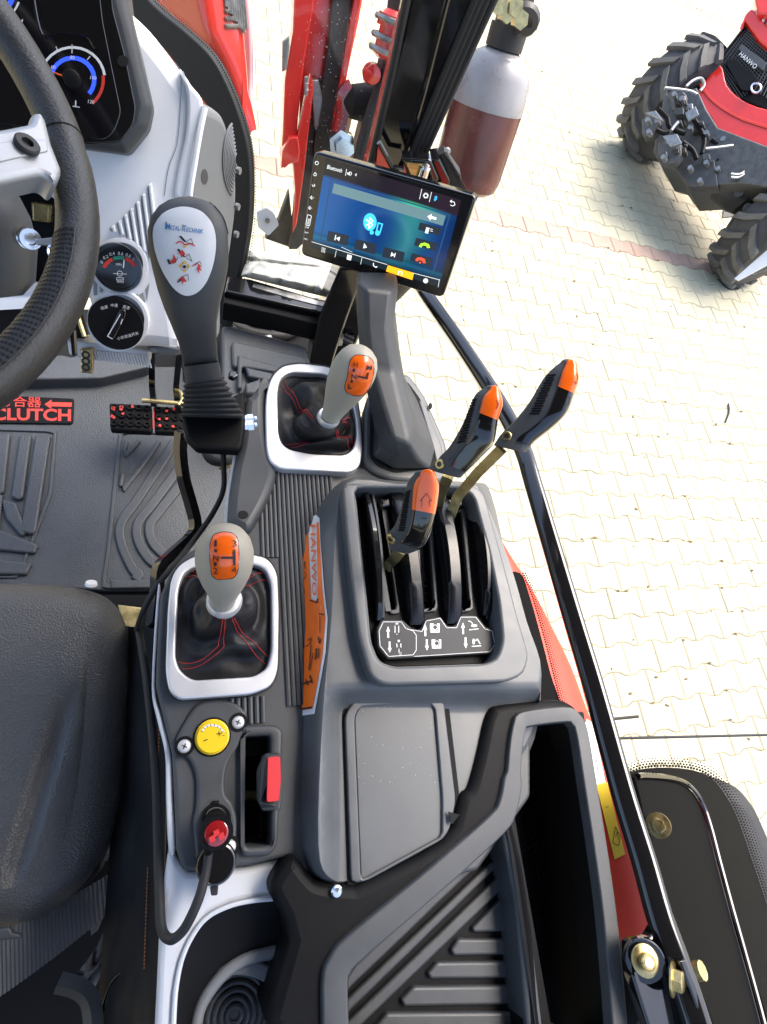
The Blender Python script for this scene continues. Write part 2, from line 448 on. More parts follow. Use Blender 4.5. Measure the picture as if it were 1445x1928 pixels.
# ================================================================== GROUND
GD = 2.3
ground = obj('paving_ground', grid(lambda a, b: Vector((-60 + 120 * a, -40 + 120 * b, -GD - .012)), 25, 25), 'joint_soil', kind='structure', wn=False)
CS = .08848581 * GD; RS = CS * .70543438
def gpt(J, I, z=0): return Vector((CS * (J + 10.85874644), -RS * (I - 5.19381317), -GD + z))
AMP = .07
def paver_outline():
    def wave(J, ph):            # +1 at joints above, -1 at own joints
        s = math.cos(2 * math.pi * (J - ph)); return max(-1, min(1, 1.9 * s))
    xs = [0, .14, .2, .3, .36, .64, .7, .8, .86, 1]
    top = [(x, -AMP * wave(x, 0)) for x in xs]; bot = [(x, 1 + AMP * wave(x, 0)) for x in xs]
    return top + bot[::-1]
def paver_shape():
    o = [Vector((CS * x, -RS * y, 0)) for x, y in paver_outline()]
    n = Vector((0, 0, 1)); g = .0014
    a = insets(o, n, [g, g + .001, g + .006]); ls = [[p - n * .03 for p in a[0]], [p - n * .005 for p in a[0]], a[2]]
    v, f = loft(ls, False, True); c = Vector((CS * .5, -RS * .5, 0)); return [p - c for p in v], f, c
pv, pf, pc = paver_shape()
def paver_mesh(mn):
    me = bpy.data.meshes.new('paver'); me.from_pydata([tuple(p) for p in pv], [], pf)
    bm = bmesh.new(); bm.from_mesh(me); bmesh.ops.recalc_face_normals(bm, faces=bm.faces); bm.to_mesh(me); bm.free(); me.materials.append(MATS[mn]); return me
ME = {'paver': paver_mesh('paver'), 'paver_red': paver_mesh('paver_red')}
RAIL = [(803, 556), (985, 850), (1100, 1230), (1200, 1600), (1300, 1928)]
def open_view(u, v):
    if u < -20 or u > 1465 or v < -20 or v > 1460: return False
    if v < 560: return u > 1000 - v * .3 or (470 < u < 740)
    for (x1, y1), (x2, y2) in zip(RAIL, RAIL[1:]):
        if y1 <= v <= y2: return u > x1 + (x2 - x1) * (v - y1) / (y2 - y1)
    return False
cells = []
for I in range(-95, 22):
    for Jn in range(-45, 60):
        J = Jn + (I % 2) / 2; p = gpt(J, I) + pc
        if p.y < -2 : continue
        if p.dot(RZ) < .2: continue
        u, v = topx(p)
        if not (-140 < u < 1560 and -120 < v < 1990): continue
        cells.append((0 if open_view(u, v) else 1, p.length, I, p))
cells.sort(key=lambda c: (c[0], c[1]))
rest = {'paver': [], 'paver_red': []}
RED_ROWS = (-19, -55, -56)
for k, (h, l, I, p) in enumerate(cells):
    mn = 'paver_red' if I in RED_ROWS else 'paver'
    dz = random.uniform(-.0015, .0015)
    if k < 300:
        o = bpy.data.objects.new('paver', ME[mn]); C.objects.link(o); o.parent = ground; o.location = p + Vector((0, 0, dz)) - ORG[ground]
        o.rotation_euler = (random.uniform(-.006, .006), random.uniform(-.006, .006), random.uniform(-.006, .006))
    else: rest[mn].append(([q + p + Vector((0, 0, dz)) for q in pv], pf))
for mn, r in rest.items():
    if r: obj('pavers', join(*r), mn, ground, kind='stuff', wn=False, ang=20)
# bits of soil and straw lying in the joints
dv = []
def open_ground():
    while True:
        u, v = random.uniform(700, 1445), random.uniform(0, 1400)
        if open_view(u, v): return u, v
for k in range(120):
    u, v = open_ground(); p = P(u, v, GD - .004)
    if random.random() < .75:      # most of it lies in a joint
        I = round(5.19381317 - p.y / RS); p.y = -RS * (I - 5.19381317) + random.uniform(-.012, .012)
    r = random.uniform(.004, .011); q = [p + Vector((math.cos(a) * r * random.uniform(.5, 1.8), math.sin(a) * r * random.uniform(.5, 1.2), 0)) for a in [x * 1.05 for x in range(6)]]
    dv.append(loft([q, [p + Vector((0, 0, .005)) + (x - p) * .4 for x in q]]))
obj('soil_crumbs', join(*dv), 'dirt', kind='stuff', wn=False)
for path, lb in (([(1372, 760), (1373, 770), (1372, 780), (1366, 795)], 'thin curved dry twig lying on the pale paving'), ([(1352, 525), (1370, 542), (1385, 545), (1397, 540), (1400, 530), (1394, 524)], 'thin dark wire loop on the paving below the far tractor tyre')):
    obj('twig' if 'twig' in lb else 'wire_loop', tube([P(a, b, GD - .008) for a, b in cr(path, 4, False)], .006, 6), 'dirty_dark', label=lb, cat='twig' if 'twig' in lb else 'wire')
obj('flat_scrap', slab([(1363, 392), (1383, 390), (1384, 407), (1362, 409)], H(GD - .012), .01, .001), 'dirty_dark', label='small square dark scrap lying on paving under the far tractor', cat='scrap')
# cab roof out of view, added and sized to shade the interior
RFz = .42
obj('unseen_cab_roof', slab3([Vector(p) for p in ((-.85, -.62, RFz), (.66, -.62, RFz), (.66, .95, RFz), (-.85, .95, RFz))], Vector((0, 0, -1)), .09, .03, bottom=True), 'unseen_blocker_dark', kind='structure')
obj('unseen_rear_blocker', box3((-.25, -.72, -.85), (.95, 0, 0), (0, .03, 0), (0, 0, .35)), 'unseen_blocker_dark', kind='structure')  # opaque wall behind the view, added to keep light off the rear
# ================================================================== FAR TRACTOR
fwd = Vector((-.955, -.297, 0)); lat = Vector((.297, -.955, 0)); UPV = Vector((0, 0, 1))
ft = thing('compact_tractor', 'red compact tractor with black front wheels parked on the paving', 'tractor', (4.6, 4.0, -GD))
def wheel(cpos, R, W, steer, parent, nl=17):
    ax = (lat * math.cos(steer) + fwd * math.sin(steer)).normalized(); t = cpos
    f2 = UPV.cross(ax).normalized()
    pr = [(-.5, .60), (-.5, .80), (-.44, .90), (-.25, .95), (0, .965), (.25, .95), (.44, .90), (.5, .80), (.5, .60)]
    ls = [[t + ax * (x * W) + (f2 * math.cos(a) + UPV * math.sin(a)) * (R * r) for a in [2 * math.pi * k / 40 for k in range(40)]] for x, r in pr]
    ty = obj('tyre', loft(ls), 'tyre', parent)
    lug = []
    for k in range(nl):
        for sd in (-1, 1):
            a0 = 2 * math.pi * (k + (.5 if sd > 0 else 0)) / nl
            def q(x, a, r): return t + ax * (x * W * sd) + (f2 * math.cos(a) + UPV * math.sin(a)) * (R * r)
            sk_ = .30
            top = []; bt = []
            for x, da in ((.0, -sk_ * .6), (.27, 0), (.50, sk_ * .35)):
                top.append((q(x, a0 + da - .055, 1.02 - (x > .4) * .05), q(x, a0 + da + .055, 1.02 - (x > .4) * .05)))
                bt.append((q(x, a0 + da - .075, .9), q(x, a0 + da + .075, .9)))
            lp = lambda i: [bt[i][0], top[i][0], top[i][1], bt[i][1]]
            lug.append(loft([lp(0), lp(1), lp(2)]))
    obj('tread_lugs', join(*lug), 'tyre_lug', ty, ang=25)
    for sd in (-1, 1):
        v, f = lathe(t + ax * sd * (W * .5), ax * sd, [(-.10, R * .60), (0, R * .62), (0, R * .55), (-.07, R * .5), (-.07, R * .2), (-.03, R * .17), (-.03, .001)], 28)
        obj('rim', (v, f), 'cast_silver', ty)
RW = .45
wa = P(1200, 288, GD); wb = P(1368, 518, GD)
wheel(Vector((wa.x, wa.y, -GD + RW)) , RW, .34, .0, ft)
wheel(Vector((wb.x, wb.y, -GD + RW)), RW, .34, -.05, ft)
mid = (wa + wb) / 2; mid.z = -GD
latw = (wb - wa).normalized()
# front axle, weights bracket and chassis
axl = tube([wa + UPV * RW, wa.lerp(mid, .5) + UPV * (RW + .02), mid + UPV * (RW + .04), wb.lerp(mid, .5) + UPV * (RW + .02), wb + UPV * RW], [.08, .085, .10, .085, .08], 10)
obj('front_axle', axl, 'cast_iron', ft)
def pz(u, v, z): return Zp(u, v, z)
def blockpx(px, z, depth, dr=None, r=.01):
    pl = Pl((fwd * .9 + UPV * .45), Zp(px[0][0], px[0][1], z)); return slab(px, pl, depth, r)
obj('chassis_nose', blockpx([(1250, 180), (1312, 165), (1330, 205), (1352, 240), (1445, 275), (1500, 300), (1500, 360), (1400, 345), (1345, 348), (1295, 352), (1272, 320), (1245, 312), (1230, 285), (1240, 240)], 4.35, .5), 'cast_iron', ft)
obj('weight_bracket', blockpx(rp([(1240, 266), (1262, 256), (1282, 266), (1284, 290), (1272, 306), (1252, 308), (1238, 290)], 4), 4.2, .08), 'cast_iron', ft)
obj('tow_block', blockpx(rp([(1208, 226), (1224, 212), (1244, 218), (1246, 236), (1228, 254), (1210, 258)], 4), 4.25, .09), 'cast_iron', ft)
obj('tow_block', blockpx(rp([(1258, 174), (1282, 166), (1294, 180), (1286, 204), (1266, 208)], 4), 4.28, .09), 'cast_iron', ft)
obj('skid_plate', blockpx([(1272, 318), (1345, 300), (1352, 350), (1300, 352)], 4.3, .1), 'plastic_dark', ft)
for k in range(16):
    u, v = [(1262, 262), (1278, 280), (1250, 296), (1220, 226), (1238, 228), (1222, 248), (1270, 178), (1284, 186), (1300, 316), (1330, 306), (1318, 340), (1362, 262), (1400, 284), (1352, 318), (1300, 240), (1330, 250)][k]
    obj('flange_bolt', lathe(pz(u, v, 4.12), fwd * .9 + UPV * .45, [(-.06, .018), (.012, .018), (.012, .001)], 6), 'steel_dull', ft)
for pth in ([(1240, 206), (1256, 222), (1262, 240), (1290, 252)], [(1296, 214), (1312, 232), (1326, 262), (1322, 290)], [(1340, 262), (1362, 280), (1390, 290), (1430, 300)], [(1236, 244), (1248, 250), (1258, 248)], [(1286, 268), (1304, 282), (1312, 300)], [(1350, 300), (1372, 312), (1400, 330)]):
    obj('hydraulic_hose', tube([pz(a, b, 4.15) for a, b in cr(pth, 5, False)], .017, 8), 'plastic_black', ft)
for k in range(44):
    u, v = random.choice([(1300, 240), (1330, 290), (1270, 280), (1400, 320), (1350, 320), (1285, 195)]); u += random.uniform(-22, 22); v += random.uniform(-16, 16); s = random.uniform(3, 9)
    obj('nose_fitting', blockpx(rp([(u - s, v - s * .7), (u + s, v - s * .9), (u + s * 1.1, v + s * .6), (u - s * .8, v + s * .8)], 2), 4.12 + random.uniform(0, .1), .08, r=.006), random.choice(['plastic_dark', 'cast_iron', 'steel_dull', 'dirty_dark']), ft)
obj('axle_arm', tube([pz(1360, 330, 4.3), pz(1395, 375, 4.35), pz(1412, 400, 4.4), pz(1375, 448, 4.35)], [.16, .12, .10, .07], 10), 'tyre', ft)
for k, (u, v) in enumerate([(1392, 362), (1408, 392), (1402, 420), (1388, 440)]):
    obj('axle_bolt', lathe(pz(u, v, 4.22), pz(u, v, 4.1) - pz(u + 3, v + 3, 4.3), [(0, .035), (.03, .035), (.03, .001)], 8), 'plastic_dark', ft)
for px in ([(1290, 212), (1310, 200), (1316, 216), (1296, 228)], [(1215, 212), (1235, 208), (1250, 228), (1240, 224)], [(1248, 256), (1275, 252), (1284, 270), (1262, 276)]):
    obj('bracket_plate', blockpx(px, 4.08, .02, r=.004), 'steel_dull', ft)
for pth in ([(1376, 334), (1392, 334), (1410, 322), (1450, 305)], [(1376, 328), (1394, 328), (1412, 315), (1450, 298)], [(1252, 166), (1275, 168), (1300, 172), (1312, 178)], [(1328, 280), (1350, 278), (1380, 274)], [(1264, 246), (1270, 238), (1277, 230)], [(1292, 163), (1305, 152), (1320, 148), (1326, 160), (1318, 172)]):
    obj('hydraulic_pipe', tube([pz(a, b, 4.05) for a, b in cr(pth, 5, False)], .011, 8), 'steel_dull', ft)
# hood
hp = Pl((fwd * .8 + UPV * .62), Zp(1390, 200, 4.3))
def hood(px, lift, dep, r=.012): return slab(px, hp.up(lift), dep, r)
obj('hood_lower', hood(cr([(1310, 178), (1336, 140), (1348, 118), (1362, 128), (1370, 160), (1400, 188), (1445, 205), (1520, 215), (1520, 290), (1445, 278), (1390, 262), (1352, 244), (1338, 222), (1320, 200)], 3), .03, .55), 'red_paint', ft)
obj('hood_trim', hood(cr([(1322, 158), (1345, 188), (1400, 222), (1500, 250), (1500, 256), (1400, 228), (1342, 193), (1318, 162)], 3), .036, .02, .003), 'red_print', ft)
obj('grille', hood([(1345, 120), (1395, 55), (1425, 20), (1520, 60), (1520, 215), (1445, 208), (1402, 190), (1374, 162)], .015, .5), 'plastic_black', ft)
ms = []
for k in range(30):
    t = k / 29; a = Vector((1350, 126)).lerp(Vector((1430, 30)), t); b = Vector((1390, 190)).lerp(Vector((1520, 90)), t)
    ms += [tube([hp.up(.024).at(*a), hp.up(.024).at(*b)], .0035, 4)]
    a = Vector((1348, 118)).lerp(Vector((1500, 225)), t); b = Vector((1425, 22)).lerp(Vector((1540, 100)), t)
    ms += [tube([hp.up(.024).at(*a), hp.up(.024).at(*b)], .0035, 4)]
obj('grille_mesh', join(*ms), 'plastic_dark', ft, kind='stuff')
obj('grille_badge_plate', hood(rp([(1390, 92), (1396, 82), (1445, 118), (1438, 134)], 4), .05, .03, .004), 'plastic_dark', ft)
obj('badge_lettering', text('HANWO', hp.up(.054), 1391, 104, 31, 27, 40, 9.5, 0), 'white_print', ft, wn=False)
obj('number_plate', hood(rp([(1366, 118), (1380, 108), (1430, 150), (1420, 172), (1396, 170)], 5), .04, .03, .004), 'plastic_black', ft)
obj('grille_ring', tube([hp.up(.06).at(*p) for p in circ(1424, 166, 9, 16)], .008, 8, closed=True), 'chrome', ft)
obj('hood_nose', hood(cr([(1395, 60), (1403, 40), (1418, 60), (1445, 90), (1520, 130), (1520, 100), (1470, 70), (1445, 48), (1420, 18), (1408, 22), (1400, 36)], 3), .06, .3), 'red_paint', ft)
obj('headlight', hood(cr([(1412, 40), (1422, 14), (1440, 10), (1500, 40), (1500, 85), (1450, 80), (1424, 58)], 3), .03, .2), 'chrome', ft)
for k in range(4): obj('headlight_bar', tube([hp.up(.045).at(1418 + k * 12, 50 + k * 9), hp.up(.05).at(1428 + k * 14, 20 + k * 6)], .012, 6), 'white_print', ft)
obj('hood_top', hood(cr([(1428, 22), (1432, -30), (1560, -60), (1560, 60), (1500, 50), (1445, 28)], 3), .10, .5), 'red_paint', ft)
obj('far_rear_tyre', tube([pz(1600 + 40 * math.cos(a), 200 + 90 * math.sin(a), 6) for a in [x * .5 for x in range(13)]], .2, 8), 'tyre', ft)
obj('fender_blade', blockpx([(1445, 470), (1383, 524), (1390, 528), (1470, 485)], 4.1, .02, r=.004), 'white_print', ft)
# ================================================================== LOADER, HOOD AND MUFFLER IN FRONT OF THE CAB
YL = Pl((0, -1, .35), Py(600, 150, 1.55))
ld = thing('loader_frame', 'red and dark steel loader mast beyond the windscreen', 'loader', (.25, 1.6, -1.6))
def lp_(px, lift, dep, r=.004): return slab(px, YL.up(lift), dep, r)
obj('mast_flange', lp_([(545, 100), (552, 60), (556, -40), (598, -40), (590, 20), (575, 110), (562, 220), (556, 300), (536, 318), (529, 300), (533, 250), (537, 150)], .04, .05), 'red_paint', ld)
obj('mast_web', lp_([(588, -40), (690, -40), (676, 40), (650, 160), (630, 250), (560, 300), (566, 180), (578, 60)], .0, .06), 'red_paint', ld)
obj('mast_edge', lp_([(676, -40), (690, -40), (675, 30), (640, 220), (632, 252), (624, 252), (640, 160), (664, 20)], .05, .05), 'red_paint', ld)
obj('mast_inner_plate', lp_([(630, -40), (668, -40), (660, 30), (636, 200), (622, 290), (600, 330), (590, 280), (608, 160), (622, 60)], .03, .04), 'dirty_dark', ld)
obj('mast_foot', lp_([(590, 150), (612, 150), (618, 260), (622, 310), (660, 320), (690, 200), (720, 190), (710, 330), (560, 470), (545, 470), (556, 400), (570, 300)], .015, .05), 'dirty_dark', ld)
obj('weld_plate', lp_([(585, 152), (600, 150), (612, 195), (606, 240), (592, 240)], .03, .03), 'steel_dull', ld)
obj('red_strut', lp_([(552, 300), (585, 140), (592, 160), (574, 320), (560, 420), (552, 440), (556, 360)], .06, .03), 'red_paint', ld)
obj('side_plate', lp_([(533, 80), (545, 70), (546, 90), (540, 132), (532, 136)], .06, .02), 'steel_dull', ld)
obj('mast_hook', lp_([(545, 260), (562, 258), (566, 285), (562, 305), (545, 310), (530, 318), (532, 285)], .07, .03), 'red_paint', ld)
obj('spring', tube([YL.up(.08).at(577 + 3 * math.cos(k * 1.3), 145 + k * .42) for k in range(80)], .0025, 5), 'steel_dull', ld)
obj('pivot_pin', lathe(YL.up(.09).at(640, 190), YL.at(668, 192) - YL.at(640, 190), [(0, .001), (.03, .035), (.06, .04), (.12, .04), (.12, .055), (.14, .055), (.14, .03), (.2, .03)], 20), 'plastic_black', ld)
obj('clamp_body', lp_(cr([(660, 186), (668, 170), (690, 178), (715, 190), (712, 205), (690, 206), (670, 214), (656, 205)], 3), .10, .06), 'steel_dull', ld)
obj('clamp_nut', lathe(YL.up(.10).at(642, 271), YL.n, [(0, .035), (.02, .035), (.02, .02), (.035, .02), (.035, .001)], 6), 'chrome', ld)
obj('clamp_plate', lp_([(628, 252), (664, 254), (656, 300), (622, 296)], .09, .03), 'dirty_dark', ld)
obj('curved_link', tube([YL.up(.08).at(*p) for p in cr([(664, 168), (650, 180), (648, 215), (640, 250)], 4, False)], .022, 8), 'red_clear', ld)
for k, (pth, mt_, r) in enumerate([([(752, -30), (745, 30), (735, 80), (728, 120), (720, 160), (712, 215), (706, 300)], 'dirty_dark', .022), ([(765, -30), (750, 60), (742, 100), (726, 150), (716, 215)], 'rubber', .016), ([(735, 110), (722, 150), (700, 210), (680, 290)], 'rubber', .014)]):
    obj('hydraulic_hose', tube([YL.up(.12 + .02 * k).at(*p) for p in cr(pth, 4, False)], r, 10), mt_, ld)
cp = [YL.up(.17).at(745, 20), YL.up(.17).at(724, 112)]
dd = cp[1] - cp[0]; n_ = dd.length
obj('hose_coupling', lathe(cp[0], dd, [(0, .02), (n_ * .1, .026), (n_ * .1, .034), (n_ * .35, .034), (n_ * .36, .026), (n_ * .5, .026), (n_ * .52, .036), (n_ * .6, .036), (n_ * .62, .028), (n_ * .75, .028), (n_ * .76, .038), (n_ * .88, .038), (n_, .02)], 18), 'red_paint', ld)
for k in (.2, .56, .82):
    p = cp[0].lerp(cp[1], k); obj('coupling_ring', tube([p + (dd.orthogonal().normalized() * math.cos(a) + dd.normalized().cross(dd.orthogonal().normalized()) * math.sin(a)) * .036 for a in [x * math.pi / 10 for x in range(20)]], .006, 6, closed=True), 'steel_dull', ld)
obj('coupling_dust_cap', lathe(YL.up(.15).at(697, 135), YL.n, [(0, .018), (.02, .022), (.035, .018), (.04, .001)], 16), 'red_paint', ld)
obj('gusset', lp_([(545, 360), (552, 430), (556, 470), (500, 450), (525, 415)], -.02, .03), 'dirty_dark', ld)
obj('pivot_ear', lp_(rp([(484, 400), (502, 392), (516, 402), (526, 424), (506, 444), (486, 428)], 4), .02, .01, .001), 'trim_white', ld)
obj('ear_bolt', lathe(YL.up(.022).at(504, 415), YL.n, [(0, .007), (.005, .007), (.005, .004), (.012, .004), (.012, .001)], 10), 'steel_dull', ld)
# own hood at the upper left
YH = Pl((.5, -.6, .6), Py(430, 100, 1.45))
hd = thing('tractor_hood', 'glossy red tractor hood seen through the windscreen at the top left', 'hood', (-.2, 1.7, -1.4))
obj('hood_panel', slab(cr([(330, -60), (372, -40), (395, 60), (430, 130), (455, 200), (470, 260), (478, 180), (470, 60), (462, -40), (430, -90)], 3), YH, .25, .03), 'red_paint', hd)
obj('hood_side', slab(cr([(462, -40), (470, 40), (474, 130), (470, 200), (474, 256), (482, 180), (482, 60), (474, -40)], 3), YH.up(-.05), .25, .01), 'panel_white', hd)
vt = []
for k in range(9):
    a = 424 + k * 4.2; vt.append(tube([YH.up(.004).at(a, -20 - k * .5), YH.up(.004).at(a + 3 + k * .5, 62 - abs(k - 7) * 7)], .004, 5))
    if k < 8:
        for j in range(5): vt.append(tube([YH.up(.004).at(424 + k * 4.2, -10 + j * 14), YH.up(.004).at(430 + k * 4.2, -4 + j * 14)], .003, 4))
obj('vent_slats', join(*vt), 'steel_dull', hd)
# muffler
mu = thing('muffler', 'tall black exhaust muffler standing outside the cab pillar', 'muffler', tuple(Py(870, 360, 1.3)))
a = Py(872, 352, 1.27); b = Py(948, 92, 1.36); d = b - a; ln = d.length
rr = (Py(1003, 110, 1.36) - Py(893, 60, 1.36)).length * .56
obj('muffler_body', lathe(a, d, [(0, rr * .8), (.01, rr * .95), (.03, rr), (ln * .62, rr)], 36), 'muffler_red_reflection', mu)  # lower half carries the painted reflection, not its own paint
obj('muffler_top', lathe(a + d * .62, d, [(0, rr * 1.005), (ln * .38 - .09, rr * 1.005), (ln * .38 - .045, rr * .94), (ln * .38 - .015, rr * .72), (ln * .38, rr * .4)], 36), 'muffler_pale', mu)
obj('exhaust_pipe', tube([a + d * .1, a - d.normalized() * .12, a - d.normalized() * .12 + Vector((-.05, .1, -.35))], .03, 12), 'dirty_dark', mu)
obj('exhaust_flange', lathe(b, d, [(0, rr * .4), (.0, rr * .48), (.04, rr * .48), (.04, rr * .4), (.09, rr * .4), (.1, rr * .46), (.14, rr * .46), (.14, rr * .3), (.4, rr * .3)], 20), 'dirty_dark', mu)
for u, v in ((935, 8), (950, 24), (965, 12), (975, 36)): obj('flange_bolt', lathe(Py(u, v, 1.3), (0, -1, .4), [(0, .016), (.02, .016), (.02, .001)], 6), 'zinc_gold', mu)
obj('lifting_eye', tube([Py(988 + 15 * math.cos(t), 36 + 17 * math.sin(t), 1.32) for t in [x * .4 - 2.6 for x in range(13)]], .016, 8), 'dirty_dark', mu)
obj('plate_rivet', lathe(Py(842, 285, 1.1), (0, -1, .3), [(0, .008), (.006, .006), (.008, .001)], 10), 'steel_dull', mu)
# ================================================================== CAB FRAME
pil = thing('cab_pillar', 'glossy black front cab pillar with rubber seal strips', 'pillar', tuple(P(625, 690, 1.05)))
def Yp(y, s=0): return Pl((0, -1, s), (0, y, 0))
PP_ = plane3(P(600, 690, 1.05), P(690, 690, 1.02), Py(830, 0, .88))
def pp(px, lift, dep, r=.003): return slab(px, PP_.up(lift), dep, r)
obj('pillar_post', pp([(700, 300), (780, -30), (915, -30), (800, 300), (735, 500), (676, 640), (640, 720), (575, 720), (586, 660), (640, 540)], 0, .07, .006), 'gloss_black', pil)
obj('seal_lip', tube([PP_.up(.004).at(*p) for p in [(772, -30), (740, 130), (700, 305), (660, 440)]], .006, 8), 'rubber', pil)
obj('pillar_ridge', tube([PP_.up(.003).at(*p) for p in [(850, -30), (800, 170), (762, 300), (720, 430)]], .004, 8), 'gloss_black', pil)
for a, b in ((898, 772), (908, 781), (920, 790), (934, 799)):
    obj('rubber_seal', tube([PP_.up(.002).at(a + 10, -30), PP_.up(.002).at((a + b) / 2 + 3, 135), PP_.up(.002).at(b, 292), PP_.up(.0).at(b - 76, 470)], .0055, 8), 'rubber', pil)
obj('lower_post', pp([(640, 505), (690, 505), (655, 600), (625, 690), (580, 700), (600, 600)], .02, .06, .005), 'gloss_black', pil)
obj('red_backing', pp([(712, 275), (735, 318), (708, 312)], .012, .01, .001), 'red_paint', pil)
obj('red_backing', pp([(762, 310), (775, 330), (752, 325)], .012, .01, .001), 'red_paint', pil)
# striker bracket at the top of the screen
br = thing('door_striker', 'gold door striker in a black bracket behind the screen', 'striker', tuple(PP_.at(800, 330)))
BR = PP_.up(.05)
obj('bracket_plate', ring([(757, 298), (812, 302), (828, 340), (800, 352), (772, 345)], [(766, 306), (804, 310), (812, 338), (795, 345), (778, 338)], BR, .02, .003, 40), 'gloss_black', br)
obj('striker_plate', slab([(764, 307), (806, 311), (810, 322), (786, 330), (796, 345), (778, 340)], BR.up(.004), .004, .001), 'zinc_gold', br)
obj('striker_pin', lathe(BR.up(.008).at(797, 330), BR.at(800, 326) - BR.at(794, 345), [(-.02, .008), (.012, .008), (.012, .0055), (.016, .0055), (.016, .001)], 16), 'chrome', br)
obj('bracket_side', slab([(812, 302), (828, 300), (848, 340), (846, 366), (820, 352), (828, 340)], BR.up(-.004), .03, .003), 'gloss_black', br)
obj('brush_strip', join(slab([(828, 292), (838, 288), (868, 330), (872, 360), (848, 362), (846, 336)], BR.up(-.02), .02, .002), *[tube([BR.up(-.015).at(836 + k * 1.45, 290 + k * 2.8), BR.up(-.01).at(842 + k * 1.5, 286 + k * 2.85)], .0008, 4) for k in range(25)]), 'rubber', br)
obj('bracket_strut', tube([PP_.up(.03).at(714, 268), PP_.up(.03).at(738, 314), PP_.up(.03).at(760, 318)], .004, 8), 'gloss_black', br)
# windscreen: pane, black border and dotted print
WSP = plane3(Py(250, 0, 1.22), Py(430, 430, 1.03), Py(720, 100, 1.0))
ws = thing('windscreen', 'curved lower corner of the windscreen with black dotted border', 'windscreen', tuple(WSP.at(450, 470)))
outer_ = [(230, -60), (290, 10), (352, 62), (400, 110), (436, 180), (462, 260), (470, 330), (468, 420), (455, 500), (440, 560), (430, 620)]
inner_ = [(200, 0), (252, 42), (310, 95), (350, 150), (392, 205), (420, 270), (436, 330), (436, 400), (428, 480), (415, 540), (400, 600)]
o_, i_ = cr(outer_, 5, False), cr(inner_, 5, False)
obj('windscreen_seal', slab(o_ + i_[::-1], WSP.up(.012), .02, .004), 'rubber', ws)
dm = []
def dots(path, rows, spx, r0, pl, side):
    out = []
    q = resample(path, int(sum((Vector(b) - Vector(a)).length for a, b in zip(path, path[1:])) / spx), False)
    for i in range(1, len(q) - 1):
        t = (q[i + 1] - q[i - 1]).normalized(); n = Vector((-t.y, t.x)) * side
        for k in range(rows):
            c = q[i] + n * (spx * .55 + k * spx * .86) + t * (spx * .5 * (k % 2)); r = r0 * (1 - k / (rows + .8))
            out.append(([pl.at(c.x + r * math.cos(a), c.y + r * math.sin(a)) for a in [x * math.pi / 3 for x in range(6)]], [tuple(range(6))]))
    return join(*out)
obj('dotted_border', dots(o_, 4, 5.0, 2.3, WSP.up(.003), -1), 'frit', ws, kind='stuff', wn=False)
obj('dotted_border', dots([(778, -30), (742, 130), (704, 300), (690, 340)], 3, 5.0, 2.3, WSP.up(.003), 1), 'frit', ws, kind='stuff', wn=False)
obj('pane', slab([(250, -60), (352, 62), (436, 180), (470, 330), (455, 520), (600, 500), (690, 340), (780, -60)], WSP, .005, .001, bottom=True), 'glass_clear', ws, wn=False)
# lower beam and quilted pad under the windscreen
bm_ = thing('cross_beam', 'black steel beam under the windscreen with a drilled worn end', 'beam', tuple(P(520, 560, .95)))
obj('beam_top', slab([(430, 520), (470, 524), (612, 566), (606, 588), (540, 574), (424, 548)], H(.90), .02, .004), 'gloss_black', bm_)
obj('beam_face', slab([(424, 548), (540, 574), (606, 588), (602, 612), (520, 592), (422, 570)], H(.915), .05, .003), 'plastic_black', bm_)
obj('beam_hole', lathe(P(545, 563, .8995), (0, 0, 1), [(-.004, .005), (.0003, .005), (.0003, .001)], 12), 'cavity', bm_)
obj('worn_edge', slab([(478, 533), (560, 553), (606, 568), (604, 576), (550, 562), (476, 540)], H(.898), .004, .001), 'steel_dull', bm_)
qd = []
def quilt(a, b):
    top = Vector((470, 470)).lerp(Vector((636, 490)), a); bot = Vector((454, 520)).lerp(Vector((616, 560)), a)
    p = top.lerp(bot, b); e = min(a, 1 - a, b * .5, (1 - b) * .5)
    h = .03 * min(1, e * 9) ** .6 - .008 * math.exp(-(((a * 2.6 + .4 * b) % 1) - .5) ** 2 * 140) - .008 * math.exp(-(((b * 1.3 + .2 * a) % 1 - .5) ** 2) * 140) + .006 * noise.noise(Vector((a * 5, b * 3, 7))) + .004 * noise.noise(Vector((a * 9, b * 6, 0)))
    return P(p.x, p.y, .905 - h)
obj('quilted_pad', grid(quilt, 90, 44), 'quilt', label='white quilted pad lying against the windscreen behind the screen', cat='pad', wn=False)
eng = thing('engine_bay', 'dim hoses and rusty metal visible below the windscreen beam', 'engine parts', tuple(P(500, 620, 1.25)))
obj('engine_plate', slab([(410, 560), (640, 560), (640, 700), (410, 660)], H(1.25), .05, .004), 'dirty_dark', eng)
for pth, r, mt_ in (([(425, 580), (470, 600), (520, 612), (560, 600), (600, 580)], .022, 'rubber'), ([(440, 612), (480, 628), (530, 632), (570, 614)], .014, 'dirty_dark'), ([(500, 640), (540, 615), (575, 604)], .012, 'steel_dull'), ([(430, 600), (450, 640), (470, 660)], .012, 'rubber')):
    obj('engine_hose', tube([P(a, b, 1.12) for a, b in cr(pth, 5, False)], r, 10), mt_, eng)
obj('rusty_sheet', slab([(452, 612), (520, 632), (565, 640), (548, 618), (500, 604)], H(1.15), .01, .002), 'brass', eng)
obj('rubber_bellows', join(*[tube([P(648 + k * 1, 640 - k * 9, .93), P(664 + k * 2, 648 - k * 9, .93)], .006, 8) for k in range(8)]), 'rubber', eng)
obj('worn_strip', slab([(668, 520), (682, 516), (668, 560), (648, 640), (640, 640), (652, 590)], H(.93), .02, .002), 'steel_dull', eng)
